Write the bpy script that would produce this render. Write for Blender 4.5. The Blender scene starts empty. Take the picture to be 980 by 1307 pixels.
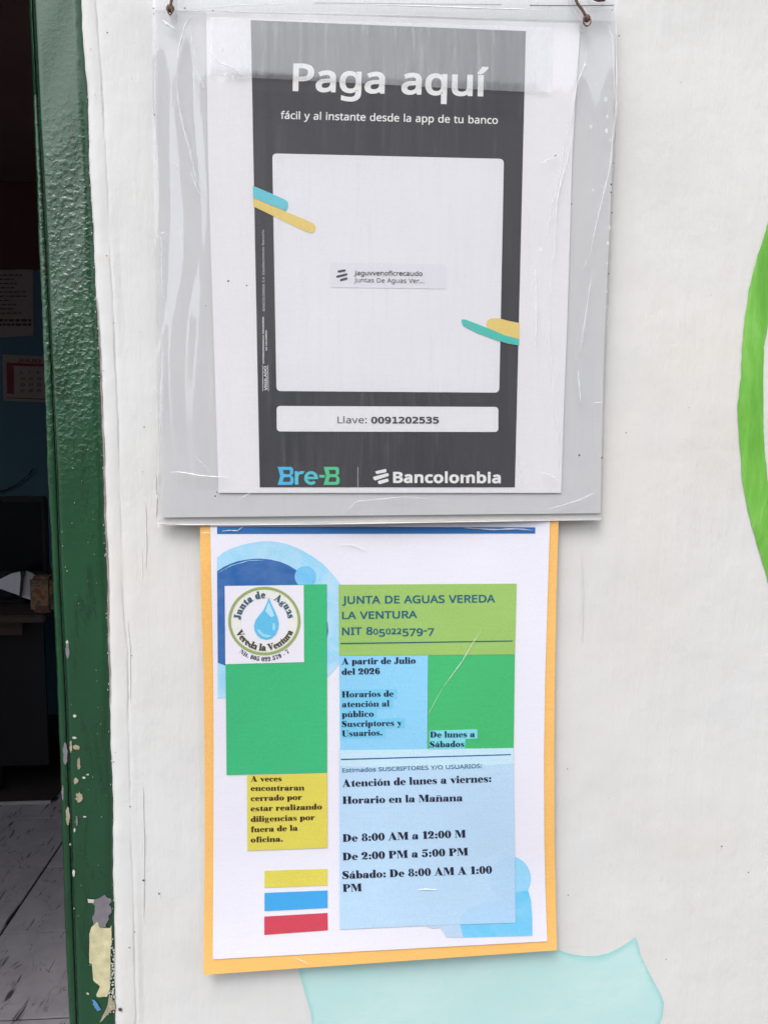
import bpy, bmesh, math, random
from mathutils import Vector, Matrix
from mathutils.geometry import tessellate_polygon, delaunay_2d_cdt
random.seed(7)
scene = bpy.context.scene
COL = scene.collection

# ------------------------------------------------------------------ camera
F = 962.0                                    # focal length in photo pixels (photo 980 x 1307)
vD = Vector((-40, -9850, -F)).normalized()   # world down, in camera axes (x right, y up, z back)
vH = Vector((14500, 35, -F)); vH = (vH - vD * vH.dot(vD)).normalized()   # world +x
vZ = -vD
vY = vZ.cross(vH).normalized()               # world +y, into the wall
ROT = Matrix((vH, vY, vZ))                   # camera axes -> world axes
CAM = Vector((0.0, -0.47, 1.40))
cd = bpy.data.cameras.new('camera'); cam = bpy.data.objects.new('camera', cd); COL.objects.link(cam)
cam.matrix_world = Matrix.Translation(CAM) @ ROT.to_4x4()
cd.sensor_fit = 'HORIZONTAL'; cd.sensor_width = 36; cd.lens = 36 * F / 980
cd.clip_start = 0.01; cd.clip_end = 500
scene.camera = cam

def ray(px, py):
    return ROT @ Vector((px - 490, 653.5 - py, -F))
def W(px, py, d=0.0):                        # point on the plane d metres in front of the wall
    r = ray(px, py); k = (-d - CAM.y) / r.y
    return CAM + r * k
def FL(px, py, z=0.0):                       # point on a level plane
    r = ray(px, py); k = (z - CAM.z) / r.z
    return CAM + r * k

# ------------------------------------------------------------------ sky, sun, exposure
SUN_EL, SUN_AZ = math.radians(58), math.radians(205)     # azimuth of the sun, measured from +y clockwise
w = bpy.data.worlds.new('World'); scene.world = w; w.use_nodes = True
nt = w.node_tree
sky = nt.nodes.new('ShaderNodeTexSky'); sky.sky_type = 'NISHITA'; sky.sun_disc = False
sky.sun_elevation = SUN_EL; sky.sun_rotation = SUN_AZ; sky.dust_density = 3.0; sky.air_density = 1.0
hs = nt.nodes.new('ShaderNodeHueSaturation'); hs.inputs['Saturation'].default_value = 0.26
bgn = nt.nodes['Background']; bgn.inputs[1].default_value = 0.15
nt.links.new(sky.outputs[0], hs.inputs['Color']); nt.links.new(hs.outputs[0], bgn.inputs[0])
sl = bpy.data.lights.new('sun', 'SUN'); sl.energy = 0.6; sl.angle = math.radians(24); sl.color = (1.0, 0.95, 0.89)
so = bpy.data.objects.new('sun', sl); COL.objects.link(so)
sd = Vector((math.sin(SUN_AZ) * math.cos(SUN_EL), math.cos(SUN_AZ) * math.cos(SUN_EL), math.sin(SUN_EL)))
so.rotation_euler = (-sd).to_track_quat('-Z', 'Y').to_euler()
so.location = (0, -3, 6)
vs = scene.view_settings
scene.display_settings.display_device = 'sRGB'
vs.view_transform = 'Standard'; vs.look = 'None'; vs.gamma = 1.0; vs.use_curve_mapping = False
vs.exposure = 0.90

# ------------------------------------------------------------------ materials
def lin(c):
    return tuple(((v / 255) / 12.92 if v / 255 <= 0.04045 else ((v / 255 + 0.055) / 1.055) ** 2.4) for v in c)
_m = {}
def new_mat(name):
    m = bpy.data.materials.new(name); m.use_nodes = True
    return m, m.node_tree, m.node_tree.nodes['Principled BSDF']
def nz(nt, scale, detail=4, rough=0.5, vec=None, dist=0.0):
    n = nt.nodes.new('ShaderNodeTexNoise'); n.inputs['Scale'].default_value = scale
    n.inputs['Detail'].default_value = detail; n.inputs['Roughness'].default_value = rough
    n.inputs['Distortion'].default_value = dist
    if vec is not None: nt.links.new(vec, n.inputs['Vector'])
    return n.outputs[0]
def ramp(nt, src, *stops):
    r = nt.nodes.new('ShaderNodeValToRGB'); nt.links.new(src, r.inputs[0])
    e = r.color_ramp.elements
    while len(e) < len(stops): e.new(0.5)
    for i, (p, c) in enumerate(stops):
        e[i].position = p; e[i].color = (c + (1,)) if isinstance(c, tuple) else (c, c, c, 1)
    return r.outputs[0]
def bump(nt, bsdf, src, strength, dist, prev=None):
    b = nt.nodes.new('ShaderNodeBump'); b.inputs['Strength'].default_value = strength; b.inputs['Distance'].default_value = dist
    nt.links.new(src, b.inputs['Height'])
    if prev is not None: nt.links.new(prev, b.inputs['Normal'])
    nt.links.new(b.outputs[0], bsdf.inputs['Normal'])
    return b.outputs[0]
def pos(nt, sx=1, sy=1, sz=1):
    g = nt.nodes.new('ShaderNodeNewGeometry')
    mp = nt.nodes.new('ShaderNodeMapping'); mp.inputs['Scale'].default_value = (sx, sy, sz)
    nt.links.new(g.outputs['Position'], mp.inputs['Vector'])
    return mp.outputs[0]
def mixc(nt, fac, a, b, mode='MIX'):
    m = nt.nodes.new('ShaderNodeMix'); m.data_type = 'RGBA'; m.blend_type = mode
    for k, v in ((0, fac), (6, a), (7, b)):
        if isinstance(v, (int, float)): m.inputs[k].default_value = v
        elif isinstance(v, tuple): m.inputs[k].default_value = v + (1,)
        else: nt.links.new(v, m.inputs[k])
    return m.outputs[2]

K = 0.95      # how bright a matt white surface on this wall comes out
def ink(rgb, rough=0.55, var=0.05, name='print_ink', wash=0.0):
    """flat printed colour on paper: faint printer banding and paper grain"""
    key = (rgb, rough, var, wash)
    if key in _m: return _m[key]
    m, t, b = new_mat(name)
    c = tuple(min(0.90, v / K) for v in lin(rgb))
    n1 = nz(t, 1, 3, 0.6, pos(t, 60, 60, 700)); n2 = nz(t, 900, 2, 0.5, pos(t)); n3 = nz(t, 18, 3, 0.5, pos(t))
    f1 = ramp(t, n1, (0.3, 1 - var * .4), (0.7, 1 + var * .4)); f2 = ramp(t, n2, (0.3, 1 - var), (0.7, 1 + var)); f3 = ramp(t, n3, (0.3, 1 - var * .7), (0.7, 1 + var * .5))
    o = mixc(t, 1.0, c, f1, 'MULTIPLY'); o = mixc(t, 1.0, o, f2, 'MULTIPLY'); o = mixc(t, 1.0, o, f3, 'MULTIPLY')
    if wash: o = mixc(t, ramp(t, nz(t, 42, 5, 0.65, pos(t), 1.0), (0.38, 0.0), (0.7, wash)), o, lin((206, 228, 244)))
    t.links.new(o, b.inputs['Base Color'])
    b.inputs['Roughness'].default_value = rough; b.inputs['Specular IOR Level'].default_value = 0.35
    bump(t, b, nz(t, 1500, 2, 0.5, pos(t)), 0.08, 0.0004)
    _m[key] = m; return m

def mat_wall():
    m, t, b = new_mat('white_limewash_plaster')
    base = lin((232, 229, 226)); 
    big = nz(t, 3.2, 4, 0.6, pos(t)); 
    c = ramp(t, big, (0.3, tuple(v * 0.93 for v in lin((231, 229, 225)))), (0.7, tuple(v * 0.93 for v in lin((229, 232, 235)))))
    streak = nz(t, 1, 5, 0.65, pos(t, 75, 20, 8)); c = mixc(t, 1.0, c, ramp(t, streak, (0.25, 0.965), (0.75, 1.0)), 'MULTIPLY')
    scuff = nz(t, 38, 6, 0.75, pos(t), 1.2); c = mixc(t, ramp(t, scuff, (0.62, 0.0), (0.78, 0.35)), c, lin((202, 194, 184)))
    c = mixc(t, ramp(t, nz(t, 1, 5, 0.7, pos(t, 9, 9, 16), 0.8), (0.52, 0.0), (0.75, 0.22)), c, lin((205, 204, 200)))
    dots = t.nodes.new('ShaderNodeTexVoronoi'); dots.inputs['Scale'].default_value = 60; t.links.new(pos(t), dots.inputs['Vector'])
    t.links.new(c, b.inputs['Base Color'])
    b.inputs['Roughness'].default_value = 0.5; b.inputs['Specular IOR Level'].default_value = 0.3
    br = nz(t, 1, 6, 0.65, pos(t, 130, 60, 18)); n = bump(t, b, br, 0.32, 0.0018)
    n = bump(t, b, nz(t, 16, 5, 0.55, pos(t)), 0.35, 0.005, n)
    n = bump(t, b, nz(t, 420, 3, 0.5, pos(t)), 0.12, 0.0006, n)
    return m
def mat_green():
    m, t, b = new_mat('glossy_green_enamel')
    v = nz(t, 9, 4, 0.6, pos(t))
    c = ramp(t, v, (0.3, (0.005, 0.050, 0.018)), (0.62, (0.009, 0.070, 0.028)))
    drip = nz(t, 1, 4, 0.7, pos(t, 110, 110, 22), 0.6); c = mixc(t, ramp(t, drip, (0.56, 0.0), (0.63, 0.55)), c, (0.004, 0.030, 0.012))
    fleck = nz(t, 300, 2, 0.5, pos(t)); c = mixc(t, ramp(t, fleck, (0.775, 0.0), (0.80, 0.8)), c, (0.35, 0.42, 0.38))
    t.links.new(c, b.inputs['Base Color'])
    b.inputs['Roughness'].default_value = 0.27; b.inputs['IOR'].default_value = 1.62
    b.inputs['Coat Weight'].default_value = 0.25; b.inputs['Coat Roughness'].default_value = 0.16; b.inputs['Coat IOR'].default_value = 1.75
    # hammered, runny paint: strongest at eye height
    g = t.nodes.new('ShaderNodeNewGeometry'); sx = t.nodes.new('ShaderNodeSeparateXYZ'); t.links.new(g.outputs['Position'], sx.inputs[0])
    mr = t.nodes.new('ShaderNodeMapRange'); mr.inputs[1].default_value = 1.50; mr.inputs[2].default_value = 1.40; t.links.new(sx.outputs[2], mr.inputs[0])
    mr2 = t.nodes.new('ShaderNodeMapRange'); mr2.inputs[1].default_value = 1.60; mr2.inputs[2].default_value = 1.52
    mr2.inputs[3].default_value = 0.08; mr2.inputs[4].default_value = 1.0; t.links.new(sx.outputs[2], mr2.inputs[0])
    mr3 = t.nodes.new('ShaderNodeMapRange'); mr3.inputs[1].default_value = 1.44; mr3.inputs[2].default_value = 1.37
    mr3.inputs[3].default_value = 1.0; mr3.inputs[4].default_value = 0.12; t.links.new(sx.outputs[2], mr3.inputs[0])
    mu = t.nodes.new('ShaderNodeMath'); mu.operation = 'MULTIPLY'; t.links.new(mr2.outputs[0], mu.inputs[0]); t.links.new(mr3.outputs[0], mu.inputs[1])
    blob = nz(t, 1, 2, 0.4, pos(t, 340, 340, 330), 0.3)
    hgt = t.nodes.new('ShaderNodeMath'); hgt.operation = 'MULTIPLY'
    t.links.new(ramp(t, blob, (0.42, 0.0), (0.72, 1.0)), hgt.inputs[0]); t.links.new(mu.outputs[0], hgt.inputs[1])
    n = bump(t, b, hgt.outputs[0], 0.42, 0.0014)
    n = bump(t, b, nz(t, 45, 3, 0.5, pos(t)), 0.14, 0.0015, n)
    n = bump(t, b, nz(t, 800, 2, 0.5, pos(t)), 0.15, 0.0004, n)
    return m
def mat_plain(name, rgb, rough=0.6, var=0.12, scale=30, bumpd=0.001, spec=0.4, streak=None):
    m, t, b = new_mat(name)
    c = lin(rgb)
    p = pos(t, *(streak or (1, 1, 1)))
    n1 = nz(t, scale, 5, 0.6, p)
    t.links.new(ramp(t, n1, (0.25, tuple(v * (1 - var) for v in c)), (0.75, tuple(min(0.9, v * (1 + var)) for v in c))), b.inputs['Base Color'])
    b.inputs['Roughness'].default_value = rough; b.inputs['Specular IOR Level'].default_value = spec
    bump(t, b, n1, 0.3, bumpd)
    return m
def mat_film(name, haze, streaks=True, fres=0.085, wr=0.0, patch=True):
    """clear plastic: see-through, glossy, with a thin dusty veil"""
    m = bpy.data.materials.new(name); m.use_nodes = True; t = m.node_tree; t.nodes.clear()
    out = t.nodes.new('ShaderNodeOutputMaterial')
    tr = t.nodes.new('ShaderNodeBsdfTransparent'); tr.inputs[0].default_value = (0.985, 0.988, 0.99, 1)
    gl = t.nodes.new('ShaderNodeBsdfGlossy'); gl.inputs['Roughness'].default_value = 0.03
    df = t.nodes.new('ShaderNodeBsdfDiffuse'); df.inputs[0].default_value = (0.85, 0.86, 0.88, 1)
    g = t.nodes.new('ShaderNodeNewGeometry')        # two-sided Schlick reflectance of a thin film
    def mth(op, a, b_=None):
        n = t.nodes.new('ShaderNodeMath'); n.operation = op
        for i, v in enumerate((a, b_)):
            if v is None: continue
            if isinstance(v, (int, float)): n.inputs[i].default_value = v
            else: t.links.new(v, n.inputs[i])
        return n.outputs[0]
    dp = t.nodes.new('ShaderNodeVectorMath'); dp.operation = 'DOT_PRODUCT'; t.links.new(g.outputs['Incoming'], dp.inputs[0]); t.links.new(g.outputs['Normal'], dp.inputs[1])
    fac = mth('ADD', fres, mth('MULTIPLY', 0.7, mth('POWER', mth('SUBTRACT', 1.0, mth('ABSOLUTE', dp.outputs['Value'])), 5.0)))
    s1 = nz(t, 1, 5, 0.75, pos(t, 190, 30, 14), 0.5); s2 = nz(t, 1, 4, 0.7, pos(t, 900, 90, 260)); 
    hz = t.nodes.new('ShaderNodeMath'); hz.operation = 'MULTIPLY'
    t.links.new(ramp(t, s1, (0.36, haze * 0.6), (0.56, haze), (0.74, haze * 2.4)), hz.inputs[0])
    t.links.new(ramp(t, s2, (0.3, 0.75), (0.7, 1.25)), hz.inputs[1])
    a = t.nodes.new('ShaderNodeMixShader'); t.links.new(hz.outputs[0], a.inputs[0]); t.links.new(tr.outputs[0], a.inputs[1]); t.links.new(df.outputs[0], a.inputs[2])
    b = t.nodes.new('ShaderNodeMixShader'); t.links.new(fac, b.inputs[0]); t.links.new(a.outputs[0], b.inputs[1]); t.links.new(gl.outputs[0], b.inputs[2])
    t.links.new(b.outputs[0], out.inputs[0])
    bp = t.nodes.new('ShaderNodeBump'); bp.inputs['Strength'].default_value = 0.05; bp.inputs['Distance'].default_value = 0.0006
    t.links.new(nz(t, 1, 3, 0.5, pos(t, 330, 30, 25)), bp.inputs['Height'])
    t.links.new(bp.outputs[0], gl.inputs['Normal']); 
    return m

# ------------------------------------------------------------------ object helpers
def link(name, me, mat=None, parent=None, kind=None):
    o = bpy.data.objects.new(name, me); COL.objects.link(o)
    if mat is not None and me is not None and len(me.materials) == 0: me.materials.append(mat)
    if parent is not None: o.parent = parent
    if kind: o['kind'] = kind
    return o
def mesh(name, vs_, fs, mat=None, parent=None, kind=None, smooth=False):
    me = bpy.data.meshes.new(name); me.from_pydata([tuple(v) for v in vs_], [], fs); me.validate(); me.update()
    if smooth:
        for p in me.polygons: p.use_smooth = True
    return link(name, me, mat, parent, kind)
def empty(name, loc, label, cat, group=None):
    o = bpy.data.objects.new(name, None); o.location = loc; o.empty_display_size = 0.05; COL.objects.link(o)
    o['label'] = label; o['category'] = cat
    if group: o['group'] = group
    return o
class PInv:      # parts of an Empty are made in world space: cancel the Empty's own position
    pass
def fix(parent):
    bpy.context.view_layer.update()
    inv = Matrix.Translation(-parent.location)
    for c in parent.children: c.matrix_parent_inverse = inv
def box(bm, x0, y0, z0, x1, y1, z1, bev=0.0):
    r = bmesh.ops.create_cube(bm, size=1)
    bmesh.ops.scale(bm, vec=(x1 - x0, y1 - y0, z1 - z0), verts=r['verts'])
    bmesh.ops.translate(bm, vec=((x0 + x1) / 2, (y0 + y1) / 2, (z0 + z1) / 2), verts=r['verts'])
    if bev:
        es = list({e for v in r['verts'] for e in v.link_edges})
        bmesh.ops.bevel(bm, geom=es, offset=bev, segments=2, affect='EDGES')
def bmobj(name, bm, mat, parent=None, kind=None):
    me = bpy.data.meshes.new(name); bm.to_mesh(me); bm.free()
    return link(name, me, mat, parent, kind)
def boxo(name, x0, y0, z0, x1, y1, z1, mat, parent=None, kind=None, bev=0.0):
    bm = bmesh.new(); box(bm, x0, y0, z0, x1, y1, z1, bev); return bmobj(name, bm, mat, parent, kind)
def tube(name, pts, r, mat, parent=None, seg=6, taper=False, kind=None):
    vs_, fs = [], []
    n = len(pts)
    for i, p in enumerate(pts):
        a = pts[max(0, i - 1)]; b = pts[min(n - 1, i + 1)]
        d = (b - a).normalized(); u = d.orthogonal().normalized(); v = d.cross(u)
        rr = r * (1 if not taper else 0.35 + 0.65 * math.sin(math.pi * (i + .3) / (n - .4)))
        for k in range(seg):
            th = 2 * math.pi * k / seg; vs_.append(p + (u * math.cos(th) + v * math.sin(th)) * rr)
    for i in range(n - 1):
        for k in range(seg):
            fs.append((i * seg + k, i * seg + (k + 1) % seg, (i + 1) * seg + (k + 1) % seg, (i + 1) * seg + k))
    fs.append(tuple(range(seg))); fs.append(tuple((n - 1) * seg + k for k in range(seg)))
    return mesh(name, vs_, fs, mat, parent, kind, smooth=True)

# sheets that follow a gently wavy surface; all outlines were measured on the photograph and carried onto the sheet's own depth
def d_low(x, y):
    d = 0.0046 + 0.0015 * math.sin(x / 74 + y / 170) + 0.0006 * math.sin(y / 83 - x / 140 + 1)
    if y > 1080: d += 0.0055 * ((y - 1080) / 160) ** 2 * (0.5 + 0.5 * abs(x - 470) / 230)
    if x > 660: d += 0.0015 * ((x - 660) / 50) ** 2
    return d
def d_up(x, y):
    return 0.0095 + 0.0003 * math.sin(x / 110 + y / 150) + 0.0002 * math.sin(y / 95)
def d_back(x, y):
    return 0.0085 + 0.0003 * math.sin(x / 110 + y / 150) + 0.0002 * math.sin(y / 95)
def S(fn, x, y, lift): return W(x, y, fn(x, y) + lift)

def lerp(a, b, t): return (a[0] + (b[0] - a[0]) * t, a[1] + (b[1] - a[1]) * t)
def along(P, t):
    n = len(P) - 1; k = min(n - 1, int(t * n)); return lerp(P[k], P[k + 1], t * n - k)
def sheet(name, L, R, fn, lift, mat, parent, nx=40, ny=60, kind=None, extra=None):
    vs_, fs = [], []
    for j in range(ny + 1):
        a = along(L, j / ny); b = along(R, j / ny)
        for i in range(nx + 1):
            p = lerp(a, b, i / nx); e = extra(p[0], p[1]) if extra else 0
            vs_.append(S(fn, p[0], p[1], lift + e))
    for j in range(ny):
        for i in range(nx):
            k = j * (nx + 1) + i; fs.append((k, k + nx + 1, k + nx + 2, k + 1))
    return mesh(name, vs_, fs, mat, parent, kind, smooth=True)
def quad(name, tl, tr, br, bl, fn, lift, mat, parent, cell=9):
    nx = max(1, int(max(math.dist(tl, tr), math.dist(bl, br)) / cell)); ny = max(1, int(max(math.dist(tl, bl), math.dist(tr, br)) / cell))
    return sheet(name, [tl, bl], [tr, br], fn, lift, mat, parent, nx, ny)
def inside(p, loops):
    c = False
    for L in loops:
        n = len(L); j = n - 1
        for i in range(n):
            if (L[i][1] > p[1]) != (L[j][1] > p[1]) and p[0] < (L[j][0] - L[i][0]) * (p[1] - L[i][1]) / (L[j][1] - L[i][1]) + L[i][0]: c = not c
            j = i
    return c
def fill(name, loops, fn, lift, mat, parent, cell=9, kind=None):
    vs2, es = [], []
    for L in loops:
        b = len(vs2); D = []
        for i, p in enumerate(L):
            q = L[(i + 1) % len(L)]; k = max(1, int(math.dist(p, q) / cell))
            D += [lerp(p, q, s / k) for s in range(k)]
        vs2 += [Vector(p) for p in D]; es += [(b + i, b + (i + 1) % len(D)) for i in range(len(D))]
    rim = [tuple(v) for v in vs2]
    xs = [v.x for v in vs2]; ys = [v.y for v in vs2]
    x = min(xs) + cell / 2
    while x < max(xs):
        y = min(ys) + cell / 2
        while y < max(ys):
            if inside((x, y), loops) and all((x - q[0]) ** 2 + (y - q[1]) ** 2 > (cell * .55) ** 2 for q in rim): vs2.append(Vector((x, y)))
            y += cell
        x += cell
    o = delaunay_2d_cdt(vs2, es, [], 0, 1e-4)
    fs = [tuple(f) for f in o[2] if inside((sum(o[0][i].x for i in f) / len(f), sum(o[0][i].y for i in f) / len(f)), loops)]
    def tri(f): a, b_, c = (o[0][i] for i in f[:3]); return (b_.x - a.x) * (c.y - a.y) - (c.x - a.x) * (b_.y - a.y)
    fs = [f if tri(f) < 0 else f[::-1] for f in fs if abs(tri(f)) > 1e-3]
    return mesh(name, [S(fn, v.x, v.y, lift) for v in o[0]], fs, mat, parent, kind)
def rrect(tl, tr, br, bl, r):
    P = [tl, tr, br, bl]; out = []
    for i in range(4):
        p = P[i]; a = P[i - 1]; b = P[(i + 1) % 4]
        da = math.dist(p, a); db = math.dist(p, b)
        s = lerp(p, a, r / da); e = lerp(p, b, r / db)
        for k in range(6):
            u = k / 5; q = lerp(lerp(s, p, u), lerp(p, e, u), u); out.append(q)
    return out
def ell(cx, cy, rx, ry, n=28, a0=0, a1=2 * math.pi, close=True):
    m = n if close else n - 1
    return [(cx + rx * math.cos(a0 + (a1 - a0) * i / m), cy + ry * math.sin(a0 + (a1 - a0) * i / m)) for i in range(n)]

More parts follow.
